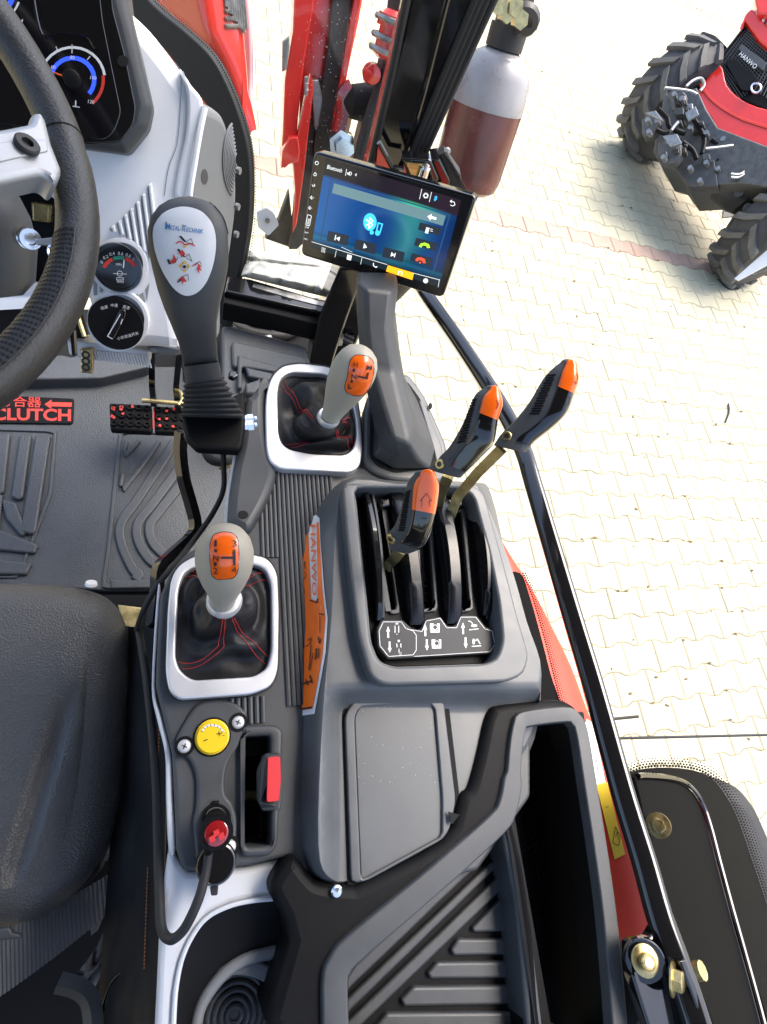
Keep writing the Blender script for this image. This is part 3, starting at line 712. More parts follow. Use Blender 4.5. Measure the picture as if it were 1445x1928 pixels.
# ================================================================== FLOOR MAT
FM = H(1.12)
obj('cab_floor', slab([(-500, 560), (420, 590), (640, 640), (700, 900), (640, 1300), (560, 2050), (-500, 2050)], H(1.135), .03, .002), 'cavity', kind='structure')
fm = thing('floor_mat', 'dark grey moulded rubber floor mat with raised ribs', 'mat', tuple(FM.at(200, 900)))
def S(px): return px
base = rp([(-300, 690), (120, 668), (190, 690), (345, 690), (345, 720), (440, 730), (440, 1110), (200, 1112), (-300, 1080)], 8)
obj('mat_sheet', slab(base, FM, .01, .003), 'mat_rubber', fm)
obj('mat_step', slab(rp([(-300, 655), (62, 660), (100, 676), (160, 668), (282, 672), (282, 690), (190, 712), (-300, 720)], 8), FM.up(.03), .03, .004), 'mat_rubber', fm)
# left ribbed panel
obj('panel_rim', ring(rp([(-80, 800), (108, 806), (98, 930), (36, 1088), (-80, 1088)], 8), rp([(-74, 807), (101, 813), (91, 928), (32, 1084), (-74, 1084)], 6), FM.up(.004), .004, .0015, 72), 'mat_rubber', fm)
def bar3(px, pl, h, r, mt_, par, nm='rib'): return obj(nm, slab(px, pl.up(h), h, r), mt_, par)
for (xa, xb, ya, yb, s) in ((-44, -22, 815, 915, -10), (-6, 20, 815, 925, -12), (36, 60, 818, 935, -16), (66, 96, 820, 1000, -28), (-26, 6, 930, 1030, -12), (-60, -34, 930, 1010, -12)):
    bar3(rp([(xa, ya), (xb, ya), (xb + s, yb), (xb + s - 8, yb + 6), (xa + s, yb)], 4), FM, .009, .004, 'mat_rubber', fm)
for px in ([(-60, 1000), (-30, 985), (72, 1025), (66, 1042), (-60, 1030)], [(-60, 1046), (60, 1060), (50, 1082), (-60, 1080)], [(2, 940), (30, 945), (52, 1000), (40, 1010), (10, 975)]):
    bar3(rp(px, 5), FM, .008, .004, 'mat_rubber', fm)
# right panel with curved ribs
obj('panel_rim', ring(rp([(224, 808), (446, 812), (446, 1108), (190, 1108), (200, 1040)], 8), rp([(231, 815), (440, 819), (440, 1101), (197, 1101), (207, 1040)], 6), FM.up(.004), .004, .0015, 72), 'mat_rubber', fm)
for pth in ([(238, 830), (236, 856), (262, 828)], [(232, 890), (232, 922), (300, 830)], [(330, 830), (262, 935), (228, 985), (230, 1025), (250, 1070), (262, 1080), (254, 1092)], [(345, 870), (290, 945), (260, 985), (262, 1020), (282, 1052), (304, 1066)], [(350, 900), (300, 962), (282, 990), (288, 1020), (312, 1046)]):
    q = [Vector(p) for p in (cr(pth, 6, False) if len(pth) > 3 else cr(pth, 2, False))]; wd = 9 if len(pth) > 3 else 4; Lp = []; Rp = []
    for i, p in enumerate(q):
        t = (q[min(i + 1, len(q) - 1)] - q[max(0, i - 1)]).normalized(); n = Vector((-t.y, t.x)) * wd; Lp.append(tuple(p + n)); Rp.append(tuple(p - n))
    obj('rib', slab(Lp + Rp[::-1], FM.up(.006), .006, .0028), 'mat_rubber', fm)
obj('rib', slab(rp([(208, 1092), (340, 1090), (340, 1106), (208, 1108)], 3), FM.up(.006), .006, .003), 'mat_rubber', fm)
# clutch plate
cp_ = obj('clutch_plate', slab(rp([(-60, 741), (140, 750), (138, 794), (134, 798), (-60, 796)], 5), FM.up(.004), .004, .002), 'plastic_black', fm)
FT = FM.up(.0042)
pr_ = []
pr_.append(text('CLUTCH', FT, -14, 791, 1, .015, 148, 23, .0002, 1.0))
pr_.append(text('离合器', FT, -2, 765, 1, .03, 80, 20, .0002, .25))
pr_.append(skin([[(84, 761), (98, 752), (97, 757), (136, 758), (135, 766), (97, 765), (97, 770)]], FT, 0))
obj('plate_lettering', join(*pr_), 'red_print', cp_, wn=False)
# front footwell step right
F2 = H(.98)
st = thing('footwell_step', 'stepped grey footwell moulding behind the joystick', 'footwell', tuple(F2.at(500, 650)))
obj('step_deck', slab(rp([(418, 612), (440, 614), (575, 650), (588, 690), (560, 720), (470, 800), (418, 760)], 8), F2, .06, .006), 'mat_rubber', st)
obj('step_rim', slab(rp([(436, 640), (575, 672), (580, 690), (520, 700), (438, 690)], 8), F2.up(.012), .012, .005), 'mat_rubber', st)
for k, px in enumerate(([(448, 668), (530, 690), (525, 700), (456, 690), (456, 730), (448, 730)], [(462, 690), (515, 702), (508, 716), (468, 708)], [(462, 722), (492, 712), (486, 740), (464, 740)])):
    obj('step_rib', slab(rp(px, 3), F2.up(.018 + .001 * k), .012, .004), 'mat_rubber', st)
# ================================================================== PEDALS
for nm, lab, px, arms in (('brake_pedal', 'left brake pedal pad with black studs and red paint traces', [(206, 758), (286, 762), (288, 808), (284, 813), (208, 808)], [(291, 765, 286, 650)]),
                          ('brake_pedal', 'right brake pedal pad, partly hidden by the joystick base', [(290, 763), (352, 768), (352, 815), (292, 813)], [(336, 768, 340, 650)])):
    pd = thing(nm, lab, 'pedal', tuple(H(1.03).at(*px[0])), 'paired brake pedals')
    obj('pad', slab(rp(px, 5), H(1.02), .014, .004), 'plastic_black', pd)
    (x0, y0), (x1, y1) = px[0], px[1]; nx = 5 if x1 - x0 > 70 else 4
    for i in range(nx):
        for j in range(3):
            u = x0 + 9 + i * 15.6; v = y0 + 9 + j * 15.5 + i * .6
            obj('stud', lathe(H(1.02).at(u, v), (0, 0, 1), [(-.001, .0068), (.0035, .0066), (.0045, .006), (.0042, .0035), (.001, .003), (.001, .0005)], 12), 'plastic_black', pd)
    for (a, b, c, d_) in arms:
        obj('pedal_arm', tube([P(a, b, 1.02), P(a - 4, b - 40, .99), P(c, d_, .88)], .008, 4), 'gloss_black', pd)
    rd = []
    for k in range(10 if nx == 5 else 7):
        i, j = random.choice([(0, 0), (1, 0), (2, 0), (0, 1), (1, 1), (3, 0), (2, 2), (0, 2)]); u = x0 + 9 + i * 15.6 + random.uniform(-4, 4); v = y0 + 9 + j * 15.5 + random.uniform(-4, 4)
        if u > x1 - 6: continue
        rd.append(skin([[(u + random.uniform(2, 4.2) * math.cos(a), v + random.uniform(2, 3.6) * math.sin(a)) for a in [x * 1.05 for x in range(6)]]], H(1.02 - .0048), 0))
    if nx == 4: rd.append(skin([[(288.5, 768), (291, 768), (291, 808), (288, 806)]], H(1.0195), 0))
    obj('paint_trace', join(*rd), 'red_print', pd, wn=False)
lb_ = thing('pedal_latch', 'brass rod latch joining the two brake pedals', 'latch', tuple(P(310, 755, 1.0)))
obj('latch_rod', tube([P(268, 754, 1.0), P(346, 760, 1.0)], .0045, 10), 'brass', lb_)
obj('latch_hook', tube([P(a, b, .985) for a, b in cr([(336, 762), (343, 752), (340, 738), (330, 734)], 4, False)], .003, 8), 'brass', lb_)
# ================================================================== DASHBOARD
DN = Vector((0, -1, .75)); PD = Pl(DN, (0, 1.0875, 0))
da = thing('dashboard', 'pale grey plastic dashboard cowl with ribs and two round gauges', 'dashboard', tuple(PD.at(250, 660)))
cowl_px = cr([(-150, 30), (60, 5), (180, -20), (262, 34), (318, 100), (352, 150), (385, 197), (366, 280), (352, 370), (345, 460), (338, 560), (346, 640), (342, 664), (300, 658), (240, 655), (186, 640), (172, 600), (158, 560), (80, 562), (-20, 562), (-150, 562)], 4)
cow = obj('cowl', slab(cowl_px, PD, .12, .02, holes=[rp([(30, 352), (96, 372), (112, 400), (112, 520), (92, 548), (-60, 556), (-120, 520), (-120, 352)], 12)], deep=.1), 'panel_white', da)
obj('column_cavity', slab([(-140, 330), (130, 340), (130, 575), (-140, 575)], PD.up(-.1), .01, .001), 'cavity', da)
obj('cowl_crease_shade', skin(stroke(cr([(330, 118), (341, 140), (340, 200), (334, 270), (318, 315), (310, 368)], 4, False), 1.6), PD, .0012), 'grey_print_shade', da, wn=False)
obj('cowl_shoulder', slab(cr([(338, 128), (360, 160), (383, 198), (366, 280), (352, 368), (330, 368), (336, 318), (350, 250), (352, 180)], 4), PD.up(.007), .02, .004), 'panel_white', da)
# side cover with speaker grille
A_, B_, Cc = PD.at(385, 200), PD.at(356, 380), Py(452, 400, .80)
PS = plane3(A_, B_, Cc)
sc_ = slab(cr([(384, 200), (396, 200), (420, 214), (432, 240), (446, 300), (448, 380), (440, 450), (432, 500), (420, 560), (412, 640), (350, 640), (348, 560), (350, 480), (355, 380), (368, 300), (376, 240)], 4), PS, .05, .012)
obj('side_cover', sc_, 'speaker_grey', da)
for k in range(9): obj('speaker_ring', tube([PS.up(.001).at(447 + (5 + k * 2.7) * math.cos(t), 300 + (12 + k * 7.5) * math.sin(t)) for t in [math.pi * (.62 + .76 * x / 16) for x in range(17)]], .0016, 6), 'speaker_grey', da)
obj('cover_hole', slab(circ(386, 333, 6.5, 20, 15), PS.up(.0006), .002, .0005), 'plastic_dark', da)
obj('cover_edge', tube([PS.up(.004).at(*p) for p in cr([(386, 202), (376, 250), (366, 310), (357, 370), (352, 460)], 4, False)], .004, 8), 'panel_white', da)
for k, v in enumerate((320, 388, 440)): obj('cover_clip', lathe(PS.at(446 - k * 2, v), PS.n, [(0, .005), (.006, .005), (.006, .001)], 8), 'speaker_grey', da)
# slanted ribs above the gauges
for x, t, b in ((213, 425, 437), (226, 415, 443), (238, 404, 452), (249, 392, 462), (261, 379, 474), (272, 365, 486), (284, 346, 500)):
    obj('cowl_rib', slab(rp([(x - 4.2, t + 4), (x + 1.5, t - 2), (x + 7 + (b - t) * .09, b), (x - .5 + (b - t) * .09, b)], 2), PD.up(.006), .008, .003), 'panel_white', da)
    obj('cowl_slot_shade', skin([[(x - 6.6, t + 6), (x - 4.2, t + 3), (x - .5 + (b - t) * .09, b), (x - 2.6 + (b - t) * .09, b)]], PD, .0008), 'grey_print_shade', da, wn=False)  # flat grey strip painted for the shade inside the slit
for px in ([(176, 525), (184, 535), (184, 556), (177, 556)], [(188, 536), (196, 546), (194, 550), (188, 550)], [(262, 555), (270, 550), (274, 568), (268, 574)], [(254, 556), (260, 553), (262, 564), (258, 566)], [(274, 545), (282, 532), (277, 568)]):
    obj('cowl_slot_shade', skin([px], PD, .0008), 'grey_print_shade', da, wn=False)
lg = obj('lower_grille', slab(rp([(126, 640), (186, 648), (282, 660), (282, 690), (150, 676), (130, 668)], 4), PD.up(-.03), .05, .004), 'trim_white', da)
for k in range(24): obj('grille_fin', tube([PD.up(-.028).at(150 + k * 5.6, 657 + k * .55), PD.up(-.028).at(156 + k * 5.6, 675 + k * .75)], .0016, 6), 'trim_white', lg)
obj('lower_cover', slab(cr([(280, 656), (310, 650), (340, 640), (346, 655), (344, 668), (320, 672), (282, 664)], 3), PD.up(-.012), .06, .008), 'speaker_grey', da)
# housings + gauges
def house(u, v, r, rx=1.):
    return obj('gauge_housing', ring(circ(u, v, r + 11, 64), circ(u, v, r + 1, 64), PD.up(.008), .02, .006, 64), 'panel_white', da)
house(225, 501, 43); house(222, 605, 48)
g1 = obj('pressure_gauge', lathe(PD.up(-.004).at(225, 501), PD.n, [(0, .030), (.020, .0305), (.0225, .0295), (.0225, .0262), (.018, .0255), (.018, .0001)], 48), 'gloss_black', da)
G = PD.up(.0142)
cx, cy = 226, 518
obj('scale_band', skin(arc(cx, cy, 33, 205, 245, 7), G, .0002), 'red_print', g1, wn=False)
obj('scale_band', skin(arc(cx, cy, 33, 248, 285, 7), G, .0002), 'green_print', g1, wn=False)
obj('scale_band', skin(arc(cx, cy, 33, 288, 330, 7), G, .0002), 'red_print', g1, wn=False)
tx = [text(s, G, a, b, 1, dy, None, 6.2, .0003) for s, a, b, dy in (('0', 192, 497, -.6), ('0.2', 196, 489, -.45), ('0.4', 207, 482, -.2), ('0.6', 222, 480, .1), ('0.8', 236, 482, .4), ('1', 250, 490, .6))]
tx += [text('MPa', G, 219, 500, 1, .05, 11, 4.5, .0003), text('BRAKE', G, 221, 532, 1, .05, 13, 4, .0003)]
tx += [skin(stroke(circ(226, 515, 5, 12), 1.1, True) + stroke([(214, 515), (239, 516)], 1) + stroke([(220, 523), (233, 523), (233, 527), (220, 527)], 1, True), G, .0003)]
obj('gauge_print', join(*tx), 'white_print', g1, wn=False)
obj('needle', slab([(231.5, 504), (233.2, 489), (234.8, 489), (233.8, 505)], G.up(.0022), .0008, .0002), 'white_print', g1)
g2 = obj('timer_dial', lathe(PD.up(-.004).at(222, 605), PD.n, [(0, .0345), (.019, .035), (.0205, .034), (.0205, .0001)], 48), 'plastic_black', da)
G2 = PD.up(.0167)
obj('dial_knob', slab(rp([(201, 634), (225, 582), (238, 584), (236, 598), (214, 640)], 4), G2.up(.010), .010, .003), 'gloss_black', g2)
obj('dial_print', join(skin(stroke([(203, 633), (227, 592)], 1.8) + stroke([(203, 633), (212, 638)], 1.6) + stroke([(228, 610), (231, 601)], 1.8), G2.up(.0104), .0003),
    *[text(s, G2, a, b, 1, dy, None, 6.5, .0003) for s, a, b, dy in (('低速', 191, 584, -.3), ('中速', 209, 578, 0), ('高速', 231, 580, .25), ('小车收油开关', 222, 641, -.28))]), 'white_print', g2, wn=False)
# brass lever, bracket under the dash
obj('cable_bracket', slab(rp([(153, 658), (176, 656), (174, 704), (152, 702)], 2), PD.up(-.02), .012, .002), 'zinc_gold', da)
for v in (668, 680, 692): obj('bracket_bead', lathe(PD.up(-.02).at(162, v), PD.n, [(-.002, .006), (.001, .006), (.001, .003), (-.001, .003)], 10), 'dirty_dark', da)
obj('choke_rod', tube([PD.up(.02).at(148, 598), PD.up(.03).at(160, 634)], .003, 8), 'brass', da)
obj('black_stay', tube([PD.up(.0).at(138, 620), PD.up(-.01).at(141, 668)], .004, 6), 'gloss_black', da)
obj('under_shelf', slab([(-150, 585), (60, 582), (150, 600), (160, 640), (60, 655), (-150, 655)], PD.up(-.05), .03, .003), 'cavity', da)
# ================================================================== INSTRUMENT CLUSTER
PC = PD.up(.045)
ic = thing('instrument_cluster', 'black instrument cluster with temperature dial above the wheel', 'instrument panel', tuple(PC.at(150, 280)))
obj('bezel', slab(rp([(-160, -90), (228, -90), (240, 0), (263, 93), (287, 200), (279, 242), (240, 291), (166, 281), (-160, 230)], 10), PC, .09, .012), 'plastic_dark', ic)
obj('bezel_face', slab(rp([(-140, -80), (205, -80), (214, 20), (238, 110), (257, 205), (252, 236), (228, 268), (163, 272), (-140, 222)], 10), PC.up(.002), .004, .0015), 'gloss_black', ic)
lens = obj('cluster_lens', slab(rp([(-120, -70), (182, -70), (194, 40), (212, 130), (229, 212), (216, 248), (196, 265), (163, 259), (-120, 212)], 12), PC.up(.004), .003, .001), 'glass_black', ic)
obj('bezel_hole', slab(circ(232, 115, 11, 24), PC.up(.003), .002, .0005), 'cavity', ic)
LC = PC.up(.0044); gx, gy = 137, 150
obj('dial_arc', join(skin(arc(gx, gy, 61, 195, 352, 5) + stroke([(106, 88), (109, 96)], 1.6) + stroke([(136, 84), (136, 100)], 1.6) + stroke([(170, 106), (165, 112)], 1.6), LC, 0)), 'white_print', ic, wn=False)
obj('dial_arc', skin(arc(gx, gy, 58, -8, 50, 6), LC, .0001), 'red_print', ic, wn=False)
MATS_blue = mat('dial_blue', (.01, .02, .5), .4, emit=((.02, .06, .9), .55))
obj('dial_arc', skin(arc(gx, gy, 41, 195, 400, 8), LC, .0001), 'dial_blue', ic, wn=False)
obj('dial_print', join(*[text(s, LC, a, b, 1, .12, None, 6.5, .0003) for s, a, b in (('60', 96, 129), ('80', 132, 111), ('100', 170, 149), ('120', 166, 194), ('0.4', 33, 41))], skin(stroke([(138, 200), (150, 202)], 1.6) + stroke([(143, 190), (143, 199)], 2.4) + arc(-30, -20, 70, 20, 80, 4), LC, .0002)), 'white_print', ic, wn=False)
obj('dial_arc', skin(arc(-30, -20, 56, -20, 75, 10), LC, .0001), 'dial_blue', ic, wn=False)
obj('needle', slab([(98, 134), (126, 143), (126, 148), (98, 136)], LC.up(.003), .001, .0003), 'orange', ic)
obj('needle_cap', lathe(LC.at(gx, gy), LC.n, [(0, .009), (.006, .009), (.0075, .007), (.0075, .0001)], 24), 'plastic_black', ic)
obj('lens_moulding', tube([LC.at(*p) for p in cr([(60, -60), (64, 0), (80, 66), (110, 62), (150, 64), (168, 72), (178, 90)], 4, False)], .0015, 6), 'gloss_black', ic)
# ================================================================== STEERING WHEEL
sw = thing('steering_wheel', 'black leather steering wheel with perforated grip and silver spoke', 'steering wheel', tuple(Zp(0, 400, .46)))
def circle3(a, b, c):
    ab, ac = b - a, c - a; n = ab.cross(ac); ctr = a + (n.cross(ab) * ac.length_squared + ac.cross(n) * ab.length_squared) / (2 * n.length_squared)
    return ctr, (a - ctr).length, n.normalized()
def wheel_pts(za, zc): return Zp(75, 165, za), Zp(147, 405, .44), Zp(33, 677, zc)
WT = [(2, 55), (42, 108), (101, 220), (140, 347), (145, 490), (131, 545), (106, 598), (73, 640)]
def wheel_err(za, zc):
    c, r, n = circle3(*wheel_pts(za, zc)); pl = Pl(n, c); return sum(abs((pl.at(*p) - c).length / r - 1) for p in WT) + 2 * max(0, r - .30) + 2 * max(0, .17 - r) + 1.5 * abs(pl.at(42, 108).dot(RZ) - .53) + 1.5 * abs(pl.at(73, 640).dot(RZ) - .385)
best_ = min(((.40 + .008 * i, .32 + .006 * j) for i in range(24) for j in range(18)), key=lambda z: wheel_err(*z))
a3, b3, c3 = wheel_pts(*best_)
wc, wr, wn_ = circle3(a3, b3, c3)
print('WHEEL', best_, wr, wheel_err(*best_))
if wn_.dot(wc) > 0: wn_ = -wn_
wx = (b3 - wc).normalized(); wy = wn_.cross(wx)
NP = 120
path = [wc + (wx * math.cos(2 * math.pi * k / NP) + wy * math.sin(2 * math.pi * k / NP)) * wr for k in range(NP)]
wrad = [.0158 * (1 - .06 * math.exp(-((k - 4) % NP) ** 2 / .4)) for k in range(NP)]
obj('rim', tube(path, wrad, 20, closed=True), 'wheel_rim_black', sw)
WPn = Pl(wn_, wc)
def ang_px(k):
    return topx(path[k % NP])
# perforated inner grip along the lower right, with little round holes
pf_ = []; holes_ = []
for k in range(NP):
    u, v = topx(path[k])
    if 455 < v < 900 and u > -80: pf_.append(k)
pf_ = sorted(pf_, key=lambda k: topx(path[k])[1])
tor = bvh(REG and [o for o in REG if o.name.startswith('rim') and o.parent == sw][0])
inn = []; 
sgn = 1
gp = []
def grip_basis(p, t):
    vz = -p.normalized(); vz = (vz - t * vz.dot(t)).normalized(); x = t.cross(vz)
    return (x if x.dot(wc - p) > 0 else -x), vz
for i, k in enumerate(pf_):
    d_in, vz = grip_basis(path[k], (path[(k + 1) % NP] - path[k - 1]).normalized()); row = []
    for j in range(7):
        a = math.radians(-8 + j * 15); row.append(path[k] + (d_in * math.cos(a) + vz * math.sin(a)) * (wrad[k] + .0006))
    gp.append(row)
v_ = [p for r in gp for p in r]; f_ = [(i * 7 + j, i * 7 + j + 1, (i + 1) * 7 + j + 1, (i + 1) * 7 + j) for i in range(len(gp) - 1) for j in range(6)]
obj('perforated_grip', (v_, f_), 'leather', sw)
for i in range(len(gp) - 1):
    for s2 in range(3):
        t = (s2 + .5) / 3
        for j in range(9):
            a = math.radians(-4 + j * 9.5 + (5 if s2 % 2 else 0)); k0, k1 = pf_[i], pf_[i + 1]; c0 = path[k0].lerp(path[k1], t); d_in, vz = grip_basis(c0, (path[k1] - path[k0]).normalized()); nn = d_in * math.cos(a) + vz * math.sin(a)
            holes_.append((c0 + nn * (wrad[k0] + .0008), nn))
def disc(p, n, r, k=6):
    x = n.orthogonal().normalized(); y = n.cross(x); return ([p + (x * math.cos(2 * math.pi * i / k) + y * math.sin(2 * math.pi * i / k)) * r for i in range(k)], [tuple(range(k))])
obj('grip_holes', join(*[disc(p, n, .0011) for p, n in holes_]), 'cavity', sw, kind='stuff', wn=False)
obj('grip_seam', tube([r[6] for r in gp], .0009, 6), 'wheel_rim_black', sw)
ks = min(range(NP), key=lambda k: abs(topx(path[k])[1] - 274) + (0 if topx(path[k])[0] > 60 else 999))
tk = (path[(ks + 1) % NP] - path[ks - 1]).normalized(); dk = (path[ks] - wc).normalized(); nk = dk.cross(tk)
obj('rim_seam', tube([path[ks] + (dk * math.cos(a) + nk * math.sin(a)) * .0157 for a in [x * math.pi / 8 for x in range(16)]], .0008, 6, closed=True), 'cavity', sw)
sp = obj('spoke', slab(rp([(-180, 250), (0, 240), (57, 229), (60, 214), (66, 208), (78, 209), (88, 222), (100, 270), (119, 318), (114, 334), (104, 345), (92, 332), (80, 326), (0, 343), (-180, 350)], 7), WPn.up(.021), .020, .005), 'cast_silver', sw)
obj('spoke_recess', slab(rp([(-150, 262), (0, 268), (38, 262), (88, 262), (92, 284), (60, 290), (0, 304), (-150, 310)], 5), WPn.up(.0222), .003, .001), 'cast_silver', sp)
obj('spoke_screw', lathe(WPn.up(.0225).at(50, 275), wn_, [(0, .0085), (.003, .0085), (.004, .0075), (.004, .004), (.001, .0036), (.001, .0001)], 20), 'dirty_dark', sp)
# column shroud and key
ck = thing('steering_column', 'dark grey steering column shroud with ignition key', 'column', tuple(PD.up(.03).at(0, 560)))
obj('shroud', limb([(-120, 330, 20, 346, .50), (-125, 370, 38, 372, .51), (-128, 410, 58, 410, .53), (-125, 470, 72, 462, .56), (-110, 540, 68, 530, .59), (-80, 570, 44, 556, .60)], 28, .9), 'plastic_dark', ck)
ksw = lathe(Zp(52, 448, .58), Zp(75, 455, .54) - Zp(50, 446, .585), [(-.02, .011), (.004, .011), (.005, .008), (.011, .008), (.012, .0105), (.018, .010), (.018, .006), (.015, .005), (.015, .0001)], 24)
obj('ignition_lock', ksw, 'chrome', ck)
obj('ignition_key', slab(rp([(66, 450), (100, 446), (108, 452), (106, 466), (96, 462), (68, 460)], 3), Pl((-.25, -.5, .8), Zp(80, 455, .55)), .003, .001), 'steel_dull', ck)
obj('key_ring', tube([Zp(98 + 7 * math.cos(t), 472 + 11 * math.sin(t), .55) for t in [x * .45 for x in range(14)]], .0012, 6, closed=True), 'chrome', ck)
obj('column_nut', slab(rp([(58, 380), (96, 386), (94, 420), (60, 416)], 3), PD.up(-.06), .02, .003), 'zinc_gold', ck)
# ================================================================== SIDE CONSOLE
HB = H(.61)
co = thing('side_console', 'dark grey side console with ribbed top and raised lever housing', 'console', tuple(P(450, 1290, .75)))
base_px = [(508, 868), (690, 880), (760, 900), (885, 940), (975, 1230), (1000, 1312), (1000, 1500), (900, 1640), (690, 1680), (560, 1640), (548, 1612), (470, 1630), (352, 1641), (343, 1636), (332, 1600), (328, 1500), (324, 1420), (306, 1345), (293, 1290), (297, 1200), (302, 1120), (322, 1075), (352, 1040), (440, 1000), (490, 930)]
obj('console_base', slab(rp(base_px, 8), HB, .10, .004, holes=[rp([(461, 1386), (512, 1384), (512, 1594), (461, 1596)], 7), rp([(540, 700), (660, 715), (665, 840), (545, 840)], 10), rp([(345, 1100), (500, 1085), (500, 1250), (340, 1265)], 12)], deep=.09), 'plastic_dark', co)
# white edging along the left side and below
obj('edge_trim', slab(cr([(302, 1118), (292, 1290), (305, 1350), (322, 1420), (326, 1500), (330, 1600), (318, 1600), (313, 1500), (311, 1420), (296, 1355), (286, 1290), (296, 1118)], 4), HB.up(-.006), .03, .002), 'trim_white', co)
# ribs
RB = HB.up(.0036)
for k in range(17):
    uT = 478 + k * 10.2; uB = 384 + k * 11.3
    def at(v, k=k, uT=uT, uB=uB):
        t = (v - 890) / (1340 - 890); return 524 + k * 9.4 + (436 + k * 10.4 - (524 + k * 9.4)) * 0 + ((440 + k * 11.4) - (524 + k * 9.4)) * max(0, min(1.7, t)) * (.0 if False else 1)
    v0, v1 = 892 + k * .6, 1338
    uu = 522 + k * 7.2        # ribs are parallel in the place, nearly upright in the picture
    pts = []
    a = P(500 + k * 9.2, 1180, .61)
    top = Vector((a.x, P(600, 893, .61).y, -.61)); bot = Vector((a.x, P(480, 1336, .61).y, -.61))
    if k >= 8: bot = Vector((a.x, P(480, 1604, .61).y, -.61))
    if k < 4: 
        obj('rib', tube([top.lerp(Vector((a.x, P(480, 1010, .61).y, -.61)), .55 - k * .12), Vector((a.x, P(500, 1050, .61).y, -.61))], .0027, 8), 'plastic_dark', co); 
    if topx(top)[0] > 690: continue
    if k >= 4: obj('rib', tube([top + Vector((0, 0, .0008)), (top + bot) / 2 + Vector((0, 0, .0008)), bot + Vector((0, 0, .0008))], .0027, 8), 'plastic_dark', co)
for k in range(6):
    a = P(437 + k * 11.6, 1332, .61); obj('rib', tube([a + Vector((0, P(480, 1312, .61).y - a.y, .0008)), a + Vector((0, P(480, 1362, .61).y - a.y, .0008))], .0027, 8), 'plastic_dark', co)
# cover hump carrying the lever housing (matched control loops)
h0 = [(643, 905), (760, 905), (890, 908), (925, 930), (960, 1080), (991, 1180), (1019, 1290), (995, 1420), (905, 1500), (850, 1660), (684, 1668), (612, 1668), (562, 1600), (564, 1370), (566, 1180), (567, 1010)]
h1 = [(655, 910), (760, 912), (880, 914), (908, 932), (960, 1060), (992, 1170), (1020, 1270), (990, 1400), (895, 1490), (845, 1650), (684, 1655), (625, 1655), (600, 1590), (608, 1350), (625, 1160), (632, 1010)]
def sst(x): x = max(0, min(1, x)); return x * x * (3 - 2 * x)
def dtop(u, v):
    g = sst((v - 1288) / 50); uL = 632 - 28 * sst((v - 1200) / 160)
    return .573 + .029 * g * (.18 + .82 * sst((u - uL - 2) / 36)) + .006 * g * sst((u - 960) / 50)
rim_in = rp([(668, 917), (872, 917), (893, 933), (922, 1040), (940, 1130), (948, 1205), (938, 1240), (915, 1250), (742, 1256), (714, 1246), (699, 1210), (686, 1080)], 12)
H0, H1 = cr(h0, 4), cr(h1, 4)
def lev(t, b): return [P(p[0] + (q[0] - p[0]) * t, p[1] + (q[1] - p[1]) * t, .618 + (dtop(*q) - .618) * b) for p, q in zip(H0, H1)]
hump = loft([lev(0, 0), lev(.35, .40), lev(.62, .72), lev(.84, .92), lev(1, 1)], False, False)
hump_o = obj('cover_hump', join(hump, sheet_px(H1, [rim_in], dtop, 9)), 'plastic_grey', co, ang=60)
# lever rim frame
RM = H(.556)
rim_out = rp([(644, 909), (884, 909), (912, 924), (950, 1060), (976, 1160), (998, 1235), (988, 1270), (955, 1284), (722, 1290), (698, 1275), (676, 1200), (658, 1060)], 14)
rim_in = rp([(668, 917), (872, 917), (893, 933), (922, 1040), (940, 1130), (948, 1205), (938, 1240), (915, 1250), (742, 1256), (714, 1246), (699, 1210), (686, 1080)], 12)
obj('lever_rim', ring(rim_out, rim_in, RM, .03, .0035, 96, thin=.048), 'plastic_grey', co)
LF = H(.586)
slots = [[(709, 962), (727, 958), (748, 1146), (729, 1150)], [(788, 955), (806, 955), (819, 1142), (797, 1147)], [(852, 965), (870, 962), (886, 1142), (867, 1146)]]
obj('slot_plate', slab(rim_in, LF, .01, .001, holes=[rp(s, 3) for s in slots], deep=.03), 'plastic_black', co)
for s in slots:
    c = Vector((sum(p[0] for p in s) / 4, sum(p[1] for p in s) / 4)); oo = [tuple(c + (Vector(p) - c) * 1.0 + Vector(((7 if p[0] > c.x else -7), (8 if p[1] > c.y else -8)))) for p in s]
    obj('slot_frame', ring(rp(oo, 5), rp(s, 3), LF.up(.004), .006, .0015, 48), 'plastic_dark', co)
    obj('slot_shaft', tube([P(c.x + 3, c.y - 20, .612), P(c.x + 9, c.y + 80, .612)], .006, 10), 'steel_dull', co)
    obj('slot_ratchet', join(*[slab(rp([(c.x - 2, c.y + 38 + k * 13), (c.x + 16, c.y + 38 + k * 13), (c.x + 16, c.y + 44 + k * 13), (c.x - 2, c.y + 44 + k * 13)], 1), H(.606), .01, .001) for k in range(4)]), 'dirty_dark', co)
